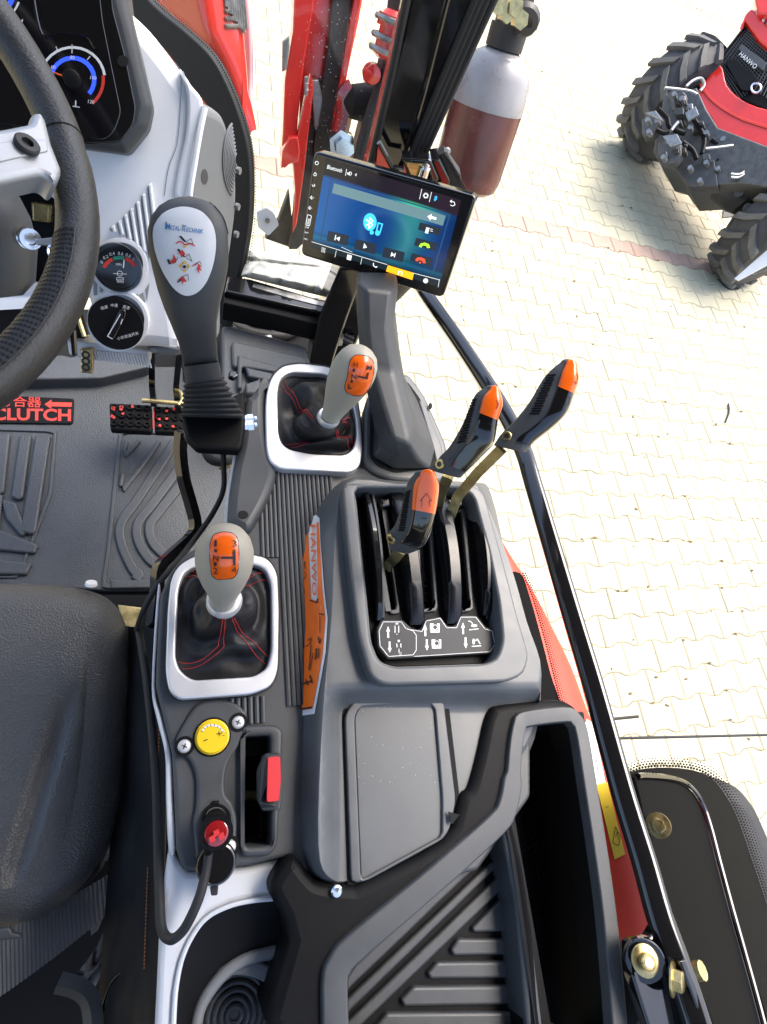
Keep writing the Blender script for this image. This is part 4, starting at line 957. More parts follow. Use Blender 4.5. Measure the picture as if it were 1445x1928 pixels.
# arched fins between the slots
def fin(path, width, hgt, mt_='gloss_black', d_end=.583, pw=1.0):
    n = 22; q = resample(path, n, False); ls = []
    for i, p in enumerate(q):
        t = i / (n - 1); h = hgt * math.sin(math.pi * (t * .94 + .03)) ** .7
        L, R = P(p.x - width / 2, p.y, d_end), P(p.x + width / 2, p.y, d_end); c = (L + R) / 2; a = (R - L) / 2; up = Vector((0, 0, 1))
        top = Vector((c.x, c.y, -d_end + h)); k = 1 - .12 * h / .03
        ls.append([L - up * .004, L.lerp(Vector((L.x, L.y, top.z)), .75) + a * .12, top - a * .55, top + a * .55, R.lerp(Vector((R.x, R.y, top.z)), .75) - a * .12, R - up * .004])
    obj('lever_fin', loft(ls), mt_, co, ang=55)
fin(cr([(684, 918), (690, 985), (700, 1080), (712, 1170)], 5, False), 12, .030)
fin(cr([(697, 918), (703, 985), (712, 1080), (720, 1165)], 5, False), 7, .020, 'plastic_dark')
fin(cr([(738, 915), (752, 985), (768, 1080), (784, 1178)], 5, False), 31, .026, 'satin_black')
fin(cr([(818, 918), (830, 985), (842, 1080), (853, 1176)], 5, False), 31, .026, 'satin_black')
fin(cr([(880, 922), (896, 990), (908, 1080), (916, 1160)], 5, False), 22, .026, 'satin_black')
fin(cr([(882, 945), (900, 1010), (912, 1090), (920, 1168)], 5, False), 11, .010)
fin(cr([(832, 945), (840, 1000), (848, 1080), (857, 1160)], 5, False), 5, .018, 'plastic_dark')
for a, b in ((715, 735), (760, 815), (842, 872)):
    obj('fin_bridge', slab(rp([(a, 938), (b, 936), (b + 2, 952), (a + 2, 956)], 3), H(.570), .02, .004), 'gloss_black', co)
# label plate with white line drawings
LP = H(.575)
lp_px = rp([(709, 1185), (718, 1166), (758, 1166), (778, 1184), (793, 1185), (800, 1166), (830, 1160), (843, 1178), (858, 1178), (866, 1158), (898, 1158), (916, 1180), (931, 1184), (936, 1215), (926, 1231), (730, 1242), (711, 1218)], 5)
lpl = obj('label_plate', slab(lp_px, LP, .02, .002), 'plate_dark', co)
Lw = LP
def inset_px(p, c, k): return [(c[0] + (x - c[0]) * k, c[1] + (y - c[1]) * k) for x, y in p]
dr = stroke([(714, 1188), (722, 1171), (756, 1171), (764, 1183), (778, 1188), (784, 1196), (784, 1224), (778, 1233), (732, 1236), (716, 1216)], 1.1, True)
dr += stroke([(775, 1186), (795, 1189), (803, 1169), (829, 1164), (841, 1182), (860, 1182), (868, 1162), (896, 1162), (913, 1184), (927, 1188), (932, 1213), (923, 1227), (780, 1236)], .9)
for u, v in ((731, 1187), (801, 1184), (872, 1180)):
    dr += [[(u - 3.6, v + 2), (u, v - 8), (u + 3.6, v + 2)], [(u - 1.7, v + 2), (u + 1.7, v + 2), (u + 2, v + 14), (u - 1.4, v + 14)]]
for u, v in ((734, 1220), (804, 1216), (877, 1212)):
    dr += [[(u - 1.9, v - 12), (u + 1.4, v - 12), (u + 1.6, v), (u - 1.8, v)], [(u - 3.8, v), (u + 3.8, v), (u + .3, v + 9)]]
dr += stroke(rp([(744, 1176), (751, 1176), (751, 1194), (744, 1194)], 2), 1.5, True) + [[(745, 1173), (750, 1173), (750, 1176), (745, 1176)]]
dr += stroke(rp([(747, 1209), (755, 1209), (755, 1222), (748, 1222)], 2), 1.5, True) + stroke([(751, 1222), (752, 1231)], 1.4) + stroke(circ(754, 1230, 2.2, 8), 1.1, True) + [[(749, 1205), (753, 1205), (753, 1209), (749, 1209)]]
for u, v, o in ((820, 1182, 0), (823, 1212, 1)):
    dr += [[(u - 10, v - 8), (u - 3, v - 8), (u - 6, v - 2), (u - 4, v + 4), (u - 10, v + 8)], [(u - 10, v + 5), (u + 8, v + 4), (u + 8, v + 9), (u - 10, v + 9)], [(u + 3, v - 8), (u + 8, v - 8), (u + 8, v + 5), (u + 4, v + 5), (u + 6, v - 2)]]
    dr += stroke(circ(u - .5, v - 1, 4.5, 10), 1.2, True)
dr += stroke([(884, 1186), (901, 1184)], 1.4) + [circ(893, 1178, 6, 12, 2.6)] + stroke([(890, 1174), (885, 1169), (882, 1170)], 1.4)
dr += stroke([(889, 1217), (906, 1216)], 1.4) + [circ(892, 1208, 2.4, 12, 5.5)] + stroke([(896, 1206), (899, 1203), (904, 1212)], 1.8)
obj('label_drawing', skin(dr, Lw, .0003), 'white_print', lpl, wn=False)
# tray lid in the cover
TL = H(.5965)
lid_o = rp([(650, 1345), (668, 1318), (812, 1306), (836, 1318), (859, 1508), (848, 1560), (836, 1580), (690, 1660), (662, 1664)], 12)
lid_i = rp([(668, 1350), (678, 1330), (808, 1322), (820, 1332), (834, 1500), (834, 1574), (684, 1656), (680, 1650)], 8)
obj('lid_gap', slab(rp([(644, 1341), (662, 1310), (816, 1297), (844, 1312), (867, 1508), (858, 1574), (690, 1671), (655, 1675)], 12), TL.up(-.0048), .006, .0005), 'cavity', co)
obj('lid_rim', ring(lid_o, lid_i, TL, .012, .0016, 80, thin=.012), 'plastic_grey', co)
obj('lid_panel', slab(lid_i, TL.up(-.004), .006, .001), 'plastic_grey', co)
# sticker on the sloping left face
bh = bvh(hump_o)
st_o = [(585, 971), (595, 969), (603, 976), (605, 1020), (612, 1110), (618, 1165), (614, 1230), (604, 1290), (594, 1344), (566, 1348), (565, 1330), (570, 1240), (572, 1180), (567, 1090), (566, 1008), (570, 995)]
stk = obj('sticker', skin([st_o], bh, .0010, 5), 'white_print', co, wn=False)
obj('sticker_field', join(skin([[(571, 1003), (582, 990), (588, 1128), (600, 1132), (601, 1100), (598, 985), (602, 984), (609, 1110), (615, 1166), (610, 1230), (600, 1288), (591, 1334), (568, 1338), (573, 1240), (575, 1180), (570, 1090)]], bh, .0017, 5)), 'sticker_orange', stk, wn=False)
obj('sticker_lettering', join(text('HANWO', bh, 587.5, 990, .03, 1, 132, 9, .0028, .3)), 'sticker_orange', stk, wn=False)
sx = stroke([(588, 1131), (600, 1135), (602, 1128)], 2.2) + stroke([(567, 1336), (591, 1332)], 3)
sx += stroke(cr([(572, 1122), (577, 1116), (573, 1096), (580, 1085), (576, 1076)], 4, False), 1.2) + stroke([(577, 1058), (578, 1072)], 1.6)
sx += stroke([(604, 1156), (614, 1158)], 2) + stroke([(606, 1160), (606, 1192)], 1.2) + stroke([(603, 1200), (605, 1212), (608, 1204)], 2) + stroke([(600, 1222), (598, 1242)], 2.2) + stroke([(605, 1222), (603, 1240)], 1.6)
sx += stroke([(583, 1206), (590, 1202), (588, 1212), (580, 1218)], 1.4) + stroke([(590, 1215), (586, 1262)], 1.4) + stroke([(594, 1230), (588, 1262)], 1.2) + stroke([(574, 1288), (592, 1282)], 3) + stroke([(580, 1280), (584, 1290)], 2) + stroke([(588, 1272), (592, 1286)], 2)
obj('sticker_drawing', skin(sx, bh, .0028, 6), 'black_print', stk, wn=False, kind='stuff')
# ------------------------------------------------------------------ curved arm at the inner side of the console
arm_px = cr([(472, 742), (462, 752), (452, 830), (440, 880), (430, 960), (436, 985), (468, 1000), (492, 968), (512, 925), (522, 888), (512, 860), (502, 800), (502, 735), (512, 715), (490, 722)], 4)
arm = obj('inner_arm', slab(arm_px, H(.598), .06, .010), 'plastic_dark', co)
obj('arm_hole', slab(circ(458, 969, 10, 18, 8), H(.5975), .001, .0003), 'cavity', co)
obj('arm_edge', tube([P(a, b, .612) for a, b in cr([(446, 850), (432, 930), (428, 985)], 4, False)], .003, 8), 'trim_white', co)
for u, v in ((378, 1395), (520, 884)): pass
# small notch at frame
obj('frame_notch', slab([(584, 886), (612, 887), (611, 891), (584, 890)], H(.6085), .004, .0005), 'cavity', co)
# ================================================================== GEAR LEVERS
def gear(lab, fo, fi, zf, cu, cv, cd, cr_px, kb, kt, prof_, seams, badge, marks, gname, hole_d):
    g = thing('gear_lever', lab, 'gear lever', tuple(P(cu, cv, .6)), gname)
    obj('frame', ring(fo, fi, H(zf), .014, .0024, 96, thin=.02), 'silver', g)
    obj('frame_gasket', ring(inset_px(fo, (cu, cv), 1.02), inset_px(fi, (cu, cv), .9), H(zf + .012), .006, .001, 72), 'rubber', g)
    # boot: from the frame opening up to the collar
    nb = 72
    q = resample([Vector(p) for p in fi], nb * 4); c0 = sum(q, Vector((0, 0))) / len(q)
    i0 = min(range(len(q)), key=lambda i: abs(math.atan2((q[i] - c0).y, (q[i] - c0).x))); q = q[i0:] + q[:i0]
    if area2([tuple(x) for x in q]) < 0: q = [q[0]] + q[:0:-1]
    q = q[::4]
    def bp(j, t):
        a = q[j % nb]; th = 2 * math.pi * j / nb
        th = math.atan2(a.y - c0.y, a.x - c0.x)
        cc = Vector((cu, cv)) + Vector((math.cos(th), math.sin(th))) * cr_px
        s = t; p = a.lerp(cc, s ** .9)
        d = hole_d + (cd - hole_d) * (s ** 1.5)
        w0 = P(p.x, p.y, d)
        nn = noise.noise(Vector((math.cos(th) * 1.6 + cu * .1, math.sin(th) * 1.6, t * 2.4))) * .009 + noise.noise(Vector((math.cos(th) * 4 + cu, math.sin(th) * 4, t * 5))) * .0012
        fold = .010 * math.sin(t * 9 + 2.5 * math.sin(th * 2 + cu)) * math.exp(-((t - .45) / .3) ** 2)
        k = math.sin(math.pi * t) ** .7
        return w0 + Vector((math.cos(th) * .3, -math.sin(th) * .3, 1)) * ((nn + fold) * k)
    nr = 22
    bt = obj('boot', loft([[bp(j, i / nr) for j in range(nb)] for i in range(nr + 1)], False, False), 'leather', g, ang=80, wn=False)
    # stitching
    for (j, t0, t1, gap) in seams:
        for s in (-1, 1):
            n = 26
            for_ = []
            for k in range(n):
                ta = t0 + (t1 - t0) * k / n; tb = t0 + (t1 - t0) * (k + .68) / n
                jj = lambda t: j[0] + (j[1] - j[0]) * (t - t0) / (t1 - t0) + s * gap
                def pt(t):
                    f = jj(t); i = math.floor(f); a, b = bp(i, t), bp(i + 1, t); p = a.lerp(b, f - i); e = bp(i, min(1, t + .02)); nrm = (b - a).cross(e - a).normalized()
                    if nrm.dot(p) > 0: nrm = -nrm
                    return p + nrm * .0009
                for_.append(tube([pt(ta), pt(tb)], 0.00045, 5))
            obj('stitching', join(*for_), 'red_thread', bt, wn=False)
    A = P(cu, cv, cd); B = P(kb[0], kb[1], kb[2]); T = P(kt[0], kt[1], kt[2]); ax = T - B
    obj('collar', lathe(A - Vector((0, 0, .006)), Vector((ax.x * .3, ax.y * .3, ax.z)), [(0, cr_px * .00062), (.008, cr_px * .00062), (.011, cr_px * .00056), (.011, cr_px * .00036), (.004, cr_px * .00034), (.004, .001)], 36), 'silver', g)
    obj('collar_bush', lathe(A - Vector((0, 0, .002)), ax, [(0, .0105), (.010, .0105), (.012, .009), (.012, .001)], 24), 'brass', g)
    L = ax.length
    kn = obj('knob', lathe(B, ax, [(t * L, r) for t, r in prof_], 40), 'knob_taupe', g)
    kb_ = bvh(kn)
    bd = obj('shift_badge', skin([badge], kb_, .0006, 5), 'orange', kn, wn=False)
    obj('badge_outline', skin(stroke(badge, 1.3, True), kb_, .0007), 'black_print', bd, wn=False)
    obj('badge_print', marks(kb_), 'black_print', bd, wn=False)
    return g
KP = [(0, .0115), (.06, .0122), (.2, .0158), (.35, .0205), (.5, .0242), (.62, .0257), (.74, .0252), (.84, .0228), (.92, .0185), (.97, .012), (.995, .005), (1, .0003)]
fo2 = rp([(316, 1150), (312, 1264), (318, 1300), (336, 1317), (474, 1307), (512, 1292), (524, 1262), (526, 1150), (523, 1078), (505, 1050), (474, 1043), (368, 1045), (336, 1064), (322, 1090)], 14)
fi2 = rp([(336, 1110), (330, 1237), (338, 1262), (362, 1281), (479, 1274), (504, 1258), (512, 1225), (511, 1100), (500, 1070), (474, 1061), (366, 1067), (346, 1079)], 12)
bad2 = rp([(397, 1020), (404, 1006), (420, 1002), (436, 1003), (447, 1012), (450, 1040), (448, 1076), (440, 1088), (410, 1091), (400, 1084), (396, 1050)], 6)
def marks2(t):
    return join(text('1', t, 405, 1030, 1, 0, 4.5, 12, .0016), text('2', t, 403, 1079, 1, 0, 8, 12, .0016), text('N', t, 403, 1055.5, 1, 0, 9.5, 11, .0016, .4), text('3', t, 437, 1030, 1, 0, 8, 12, .0016), text('4', t, 436, 1077, 1, 0, 8.5, 12, .0016),
        skin(stroke([(418, 1049), (441, 1049)], 3.6) + stroke([(441, 1036), (441, 1062)], 3.6) + [[(405, 1034), (410, 1034), (410, 1040), (405, 1040)], [(404, 1057.5), (409.5, 1057.5), (409.5, 1064), (404, 1064)]], t, .0016, 5))
gear('grey pear shaped gear knob marked 1 to 4, nearer the seat', fo2, fi2, .594, 423, 1132, .553, 28, (421, 1132, .548), (425, 1002, .452), KP,
     [((18.5, 18), .48, .97, .8), ((27, 18.5), .04, .48, .8), ((8, 12), .04, .95, .8), ((46, 47), .06, .6, .8), ((63, 60), .06, .92, .8)], bad2, marks2, 'gear levers with leather boots', .605)
fo1 = rp([(500, 766), (501, 846), (508, 870), (526, 882), (599, 886), (660, 889), (678, 878), (683, 850), (680, 790), (672, 740), (650, 706), (620, 690), (566, 683), (532, 688), (512, 708), (503, 735)], 12)
fi1 = rp([(523, 740), (525, 816), (532, 836), (546, 846), (586, 854), (649, 857), (665, 846), (671, 825), (670, 790), (660, 740), (640, 716), (610, 704), (549, 700), (533, 708), (526, 720)], 10)
bad1 = rp([(657, 690), (662, 674), (672, 668), (690, 670), (702, 678), (704, 700), (696, 730), (686, 744), (668, 745), (652, 738), (649, 728), (655, 710)], 6)
def marks1(t):
    return join(text('H', t, 666, 691, 1, .06, 8, 9, .0016, .4), text('M', t, 690, 696, 1, .08, 9, 9, .0016, .3), text('N', t, 662, 713, 1, .06, 9, 9, .0016, .6), text('L', t, 656, 731, 1, .06, 7, 9, .0016, .4),
        skin(stroke([(674, 708), (691, 711)], 3) + stroke([(690, 712), (692, 702)], 3) + [[(665, 694), (669, 694.3), (668.4, 700), (664.6, 699.6)], [(661, 715), (665, 715.3), (664.4, 720), (660.6, 719.6)]], t, .0016, 5))
gear('grey pear shaped gear knob marked H M L, beside the screen stand', fo1, fi1, .596, 618, 788, .553, 23, (622, 786, .546), (688, 656, .452), KP,
     [((45, 42), .04, .55, .8), ((42, 36), .55, .95, .8), ((27, 24), .02, .35, .8), ((9, 11), .05, .92, .8), ((2, 3), .3, .9, .8)], bad1, marks1, 'gear levers with leather boots', .605)
# ================================================================== CONTROL LEVERS
c7 = lambda *p: [(680 + x / 3.01, 640 + y / 3.01) for x, y in p]
def lever(lab, lr, seam, deps, capi, rod, scr, dpt, knurl, arrows):
    """stations: (left, seam, right, depth) in pixels along the grip from the collar to the tip"""
    g = thing('control_lever', lab, 'control lever', tuple(P(*rod[0])), 'hydraulic control levers')
    # rod
    rp_ = [P(*r) for r in rod]
    wd = .0062
    ls = []
    for i, p in enumerate(rp_):
        t = (rp_[min(i + 1, len(rp_) - 1)] - rp_[max(i - 1, 0)]).normalized(); x = t.cross(p.normalized()).normalized(); y = t.cross(x)
        ls.append([p + x * a * wd + y * b * .0032 for a, b in ((-1, -1), (1, -1), (1, 1), (-1, 1))])
    obj('lever_rod', loft(ls), 'brass', g, ang=20)
    sm = [Vector(p) for p in cr(c7(*seam), 4, False)]
    def cut(L, R):
        d = R - L
        for p, q in zip(sm, sm[1:]):
            e = q - p; den = d.x * e.y - d.y * e.x
            if abs(den) < 1e-9: continue
            w_ = p - L; t = (w_.x * e.y - w_.y * e.x) / den; s_ = (w_.x * d.y - w_.y * d.x) / den
            if -.02 <= s_ <= 1.02 and -.2 < t < 1.2: return t
        return None
    stn = []
    for q in cr([(*c7((x0, y0))[0], *c7((x1, y1))[0], d) for (x0, y0, x1, y1), d in zip(lr, deps)], 4, False):
        k = cut(Vector(q[:2]), Vector(q[2:4])); k = k if k is not None else (stn[-1][3] if stn else .55); stn.append((q[:2], q[2:4], q[4], k))
    capi = capi * 4
    gl = []; fl = []; 
    for L, R, d, k in stn:
        pL, pR = facing(L[0], L[1], R[0], R[1], d); c = (pL + pR) / 2; a = (pR - pL) / 2; vw = -c.normalized(); vw = (vw - a * (vw.dot(a) / a.length_squared)).normalized()
        k = min(.92, max(.06, k)); hw = a.length; th = hw * .8
        s = c + a * (2 * k - 1)
        loop_ = []
        # superellipse section, seam edge proud towards the eye
        for j in range(32):
            t = 2 * math.pi * j / 32; x, y = math.cos(t), math.sin(t); e = 3.2; q = (abs(x) ** e + abs(y) ** e) ** (-1 / e)
            loop_.append(c + a * (x * q) + vw * (y * q * th))
        gl.append(loop_)
        sec = []
        for j in range(11):
            x = (2 * k - 1) + (1.0 - (2 * k - 1)) * j / 10; e = 3.2; y = max(0, 1 - abs(min(1, x)) ** e) ** (1 / e)
            bev = -.0012 if j == 0 else .0013
            nrm = (vw * max(.15, y) + a.normalized() * abs(x) ** 3).normalized()
            sec.append(c + a * x + vw * (y * th) + nrm * bev)
        sec.append(c + a * 1.02 - vw * th * .45); sec.append(c + a * .97 - vw * th * .6)
        fl.append(sec)
    # tip closure
    def tip(ls, k):
        c = sum(ls[-1], Vector()) / len(ls[-1]); d = c - sum(ls[-2], Vector()) / len(ls[-2]); dn = d.normalized()
        return [[c + dn * k * o + (p - c) * s for p in ls[-1]] for o, s in ((.35, .93), (.65, .78), (.88, .52), (1, .2))]
    tk_ = (P(*stn[-1][0], stn[-1][2]) - P(*stn[-1][1], stn[-1][2])).length * .30
    gr = obj('grip', loft(gl + tip(gl, tk_ * .9)), 'plastic_dark', g, ang=60)
    def sheet(ls, capped):
        v, f = loft(ls, False, False, closed=False); 
        return v, f
    obj('face', sheet(fl[3:capi + 1], 0), 'gloss_black', g, ang=50)
    capl = fl[capi:]
    c = sum(capl[-1], Vector()) / len(capl[-1]); dn = (c - sum(capl[-2], Vector()) / len(capl[-2])).normalized()
    capl = capl + [[c + dn * tk_ * o + (p - c) * s for p in capl[-1]] for o, s in ((.35, .93), (.68, .76), (.92, .48), (1.03, .12))]
    cp = obj('cap', sheet([[p - (p.normalized()) * .0006 for p in l] for l in capl], 1), 'orange', g, ang=60)
    # collar at the bottom
    c0 = [sum(l, Vector()) / len(l) for l in gl[:2]]; dn = (c0[1] - c0[0]).normalized()
    obj('grip_collar', loft([[c0[0] + dn * o + (p - c0[0]) * s for p in gl[0]] for o, s in ((-.001, .9), (0, 1.04), (.012, 1.07), (.015, 1.03))]), 'plastic_dark', g, ang=50)
    bg_ = bvh(gr)
    if scr:
        h = shoot(bg_, scr[0], scr[1], 0); nrm = (shoot(bg_, scr[0], scr[1], .01) - h).normalized()
        obj('grip_screw', lathe(h, nrm, [(-.002, .0052), (.0012, .0052), (.0018, .0046), (.0018, .0028), (-.001, .0026), (-.001, .0003)], 18), 'zinc_gold', g)
    dots_ = []
    (a, b, c_, d_) = [Vector(p) for p in knurl]        # quad: bottom-left, bottom-right, top-right, top-left
    for i in range(16):
        for j in range(6):
            t = (i + .5) / 16; s = (j + .5 + (.25 if i % 2 else -.25)) / 6; p = a.lerp(d_, t).lerp(b.lerp(c_, t), s)
            h = shoot(bg_, p.x, p.y, 0); n = (shoot(bg_, p.x, p.y, .01) - h).normalized(); dots_.append(lathe(h, n, [(-.0004, .0013), (.0006, .0011), (.0009, .0004)], 6))
    obj('knurl_dots', join(*dots_), 'plastic_black', g, kind='stuff')
    bc = bvh(*[o for o in REG if o.parent == g and o.name.split('.')[0] in ('face', 'cap')])
    obj('arrow_mark', skin(arrows, bc, .0006), 'black_print', g, wn=False)
c7 = lambda *p: [(680 + x / 3.01, 640 + y / 3.01) for x, y in p]
def stn(L, S, R, D):
    L, S, R = c7(*L), c7(*S), c7(*R); return [(a, b, c, d) for a, b, c, d in zip(L, S, R, D)]
# far right, raised lever
lever('tall orange tipped lever on a long bare brass rod, furthest right', [(757, 595, 930, 635), (800, 528, 985, 575), (880, 448, 1085, 495), (960, 345, 1165, 410), (1030, 225, 1206, 302), (1080, 168, 1230, 225), (1130, 128, 1222, 150)], [(880, 700), (868, 600), (890, 550), (960, 500), (1050, 420), (1085, 335), (1115, 258), (1140, 180), (1168, 120)], [.448, .438, .422, .405, .39, .38, .372], 4,
      [(838, 1010, .592), (847, 975, .575), (862, 935, .545), (900, 890, .50), (945, 845, .455)], (955, 821), 0, c7((955, 425), (1010, 425), (1105, 190), (1060, 195)), stroke(c7((1222, 185), (1228, 215), (1218, 250), (1208, 235)), 1.1) + stroke(c7((1170, 318), (1186, 325), (1176, 370), (1160, 362)), 1.1))
lever('orange tipped lever leaning away, between the other two', [(395, 735, 562, 780), (445, 665, 612, 735), (505, 600, 690, 650), (570, 490, 748, 575), (614, 390, 770, 452), (650, 308, 797, 360), (702, 272, 782, 290)], [(485, 800), (500, 715), (590, 590), (640, 500), (668, 418), (690, 330), (738, 270)], [.452, .440, .424, .407, .392, .382, .375], 4,
      [(812, 985, .592), (825, 955, .575), (832, 925, .53), (845, 895, .475)], (829, 874), 0, c7((545, 590), (590, 580), (655, 330), (630, 335)), stroke(c7((768, 340), (778, 365), (768, 390)), 1.1) + stroke(c7((725, 475), (740, 480), (735, 520), (718, 515)), 1.1))
lever('orange tipped lever pulled back, nearest the seat and orange sticker', [(166, 1185, 270, 1212), (152, 1105, 345, 1175), (192, 1050, 392, 1075), (228, 950, 415, 985), (250, 860, 430, 890), (272, 795, 434, 820), (300, 762, 420, 775)], [(205, 1220), (202, 1165), (262, 1090), (283, 985), (296, 850), (310, 800), (342, 755)], [.470, .458, .440, .425, .412, .402, .395], 3,
      [(728, 1070, .594), (737, 1058, .585), (748, 1046, .55), (755, 1035, .50)], (737, 1014), 0, c7((215, 1085), (245, 1085), (278, 850), (255, 860)), stroke(c7((345, 945), (345, 910), (338, 910), (372, 870), (400, 908), (388, 910), (390, 945)), 1.0) + stroke(c7((325, 1045), (345, 1075), (365, 1045)), 1.0) + stroke(c7((345, 1010), (372, 1012)), 1.0))
# ================================================================== JOYSTICK
jy = thing('joystick', 'black loader joystick with white oval sticker and rubber bellows', 'joystick', tuple(P(405, 840, .62)))
jh = obj('handle', limb([(338, 371, 358, 369, .352, .6), (318, 376, 384, 376, .350), (300, 387, 402, 385, .352), (284, 408, 420, 408, .357), (278, 435, 429, 434, .364), (280, 470, 431, 468, .373), (287, 505, 430, 500, .383), (297, 545, 424, 535, .395), (310, 582, 415, 570, .408), (324, 615, 409, 605, .422), (336, 645, 408, 640, .440), (343, 672, 410, 665, .458), (346, 690, 412, 682, .472)], 36, .62, 2.3), 'grip_dark', jy, ang=60)
obj('handle_seam', tube([shoot(bvh(jh), u, v, .0003) for u, v in cr([(277, 440), (282, 405), (305, 380), (352, 367), (395, 382), (420, 410), (429, 440)], 3, False)], .0008, 5), 'plastic_dark', jy)
bj = bvh(jh)
sk_px = cr([(349, 391), (322, 396), (302, 410), (291, 432), (292, 462), (302, 498), (322, 535), (340, 552), (356, 556), (374, 548), (391, 526), (403, 488), (406, 450), (398, 420), (378, 399)], 4)
stj = obj('oval_sticker', skin([sk_px], bj, .0012, 9), 'white_print', jy, wn=False)
tj = []
for s, u, h, w_ in (('M', 314, 11, 7), ('ETAL-', 322, 8, 20), ('T', 345, 11, 6), ('ECHNIK', 351.5, 8, 31)):
    tj.append(text(s, bj, u, 433 + (u - 314) * .12, 1, .12, w_, h, .0019, .35))
obj('sticker_lettering', join(*tj), 'blue_print', stj, wn=False)
obj('letter_shade', skin([[(313, 419), (316, 419), (316, 433), (313, 433)], [(344, 424), (346, 424), (346, 436), (344, 436)]], bj, .0016), 'grey_print_shade', stj, wn=False)
rdp = stroke(cr([(333, 459), (341, 456), (350, 462), (358, 460), (367, 464)], 3, False), 2.2) + [[(344, 470), (350, 479), (345, 480), (343, 486), (340, 478), (334, 478), (341, 474)], [(328, 478), (334, 490), (331, 496), (320, 494), (327, 488)], [(374, 497), (380, 510), (375, 507), (375, 516), (371, 506)], [(345, 519), (353, 530), (346, 530), (345, 536), (342, 528), (336, 527)]] + stroke([(363, 501), (372, 496), (379, 502)], 1.8) + stroke(circ(348, 502, 7, 10), .8, True)
obj('sticker_arrows', skin(rdp, bj, .0019), 'red_print', stj, wn=False)
bkp = [[(338, 446), (342, 445), (352, 456), (348, 457)], [(334, 470), (338, 469), (350, 484), (346, 484)], [(316, 489), (320, 488), (324, 497), (320, 498)], [(334, 531), (340, 525), (346, 520), (342, 528), (336, 532)], circ(348, 502, 3, 8)] + stroke([(352, 456), (360, 450), (364, 460), (352, 458)], 1) + stroke([(350, 484), (356, 478), (362, 492), (352, 486)], 1) + stroke([(366, 498), (376, 492), (379, 498)], 1) + stroke([(346, 520), (354, 516), (356, 528)], 1) + stroke([(324, 497), (332, 494), (336, 484)], 1)
obj('sticker_icons', skin(bkp, bj, .0019), 'black_print', stj, wn=False)
obj('sticker_icons', skin([[(345, 467), (348, 462), (352, 467)], [(344, 494), (348, 490), (352, 494), (348, 497)], [(337, 500), (341, 497), (344, 501), (340, 504)], [(352, 501), (356, 498), (359, 502), (355, 505)], [(345, 509), (349, 506), (352, 510), (348, 513)]], bj, .0019), 'yellow_print', stj, wn=False)
obj('neck_ring', limb([(346, 690, 412, 682, .472), (347, 695, 414, 687, .476), (349, 720, 418, 710, .492), (350, 724, 420, 714, .496)], 32, .9), 'grip_dark', jy)
bl = []
for k in range(8):
    t = k / 7; a = (348 - t * 6, 716 + t * 62); b = (421 + t * 38, 708 + t * 72); d = .494 + t * .085
    bl += [(a[0] + 3, a[1] - 2, b[0] - 3, b[1] - 2, d), (a[0] - 2, a[1] + 1.5, b[0] + 2, b[1] + 2, d + .003), (a[0] - 2, a[1] + 4, b[0] + 2, b[1] + 4.5, d + .005), (a[0] + 3, a[1] + 7, b[0] - 3, b[1] + 8, d + .008)]
obj('bellows', limb(bl, 36, .95), 'rubber', jy, ang=70)
obj('base_box', slab(rp([(343, 782), (385, 800), (440, 796), (462, 770), (462, 715), (455, 712), (462, 800), (458, 838), (450, 846), (372, 842), (350, 820)][0:1] + [(400, 760), (462, 735), (463, 800), (457, 838), (450, 847), (372, 842), (352, 822)], 6), H(.592), .014, .004), 'plastic_black', jy)
obj('base_flange', slab(rp([(345, 812), (461, 812), (457, 842), (450, 848), (374, 846), (352, 826)], 5), H(.612), .01, .002), 'gloss_black', jy)
for v in (791, 803):
    a = P(460, v, .60); obj('mounting_bolt', lathe(a, P(484, v - 2, .60) - a, [(0, .006), (.004, .006), (.004, .0038), (.016, .0038), (.016, .001)], 6), 'chrome', jy)
    obj('mounting_nut', lathe(P(466, v, .60), P(484, v - 2, .60) - a, [(0, .0072), (.007, .0072), (.0085, .0055), (.0085, .001)], 6), 'chrome', jy)
obj('side_lug', slab(rp([(432, 698), (446, 698), (450, 706), (440, 712), (430, 708)], 3), H(.57), .006, .002), 'gloss_black', jy)
obj('support_arm', tube([P(a, b, d) for a, b, d in cr([(342, 812, .64), (340, 850, .66), (346, 900, .68), (360, 950, .70), (368, 985, .71), (362, 1008, .71), (326, 1042, .70), (300, 1070, .69), (296, 1110, .70), (288, 1180, .72)], 4, False)], .0085, 4, sq=Vector((0, 0, 1))), 'gloss_black', jy)
obj('signal_cable', tube([P(a, b, d) for a, b, d in cr([(420, 840, .63), (422, 880, .65), (421, 922, .66), (405, 960, .67), (380, 998, .67), (340, 1050, .66), (300, 1098, .66), (272, 1146, .68), (258, 1186, .72)], 5, False)], .0034, 8), 'rubber', jy)
obj('floor_bracket', slab([(404, 846), (436, 850), (434, 876), (414, 880)], H(.9), .01, .002), 'brass', label='yellow metal bracket below the joystick base', cat='bracket')
obj('floor_hose', tube([P(a, b, .86) for a, b in cr([(392, 846), (400, 862), (420, 866), (440, 858)], 4, False)], .012, 10), 'rubber', label='short black hose looping under the joystick base', cat='hose')
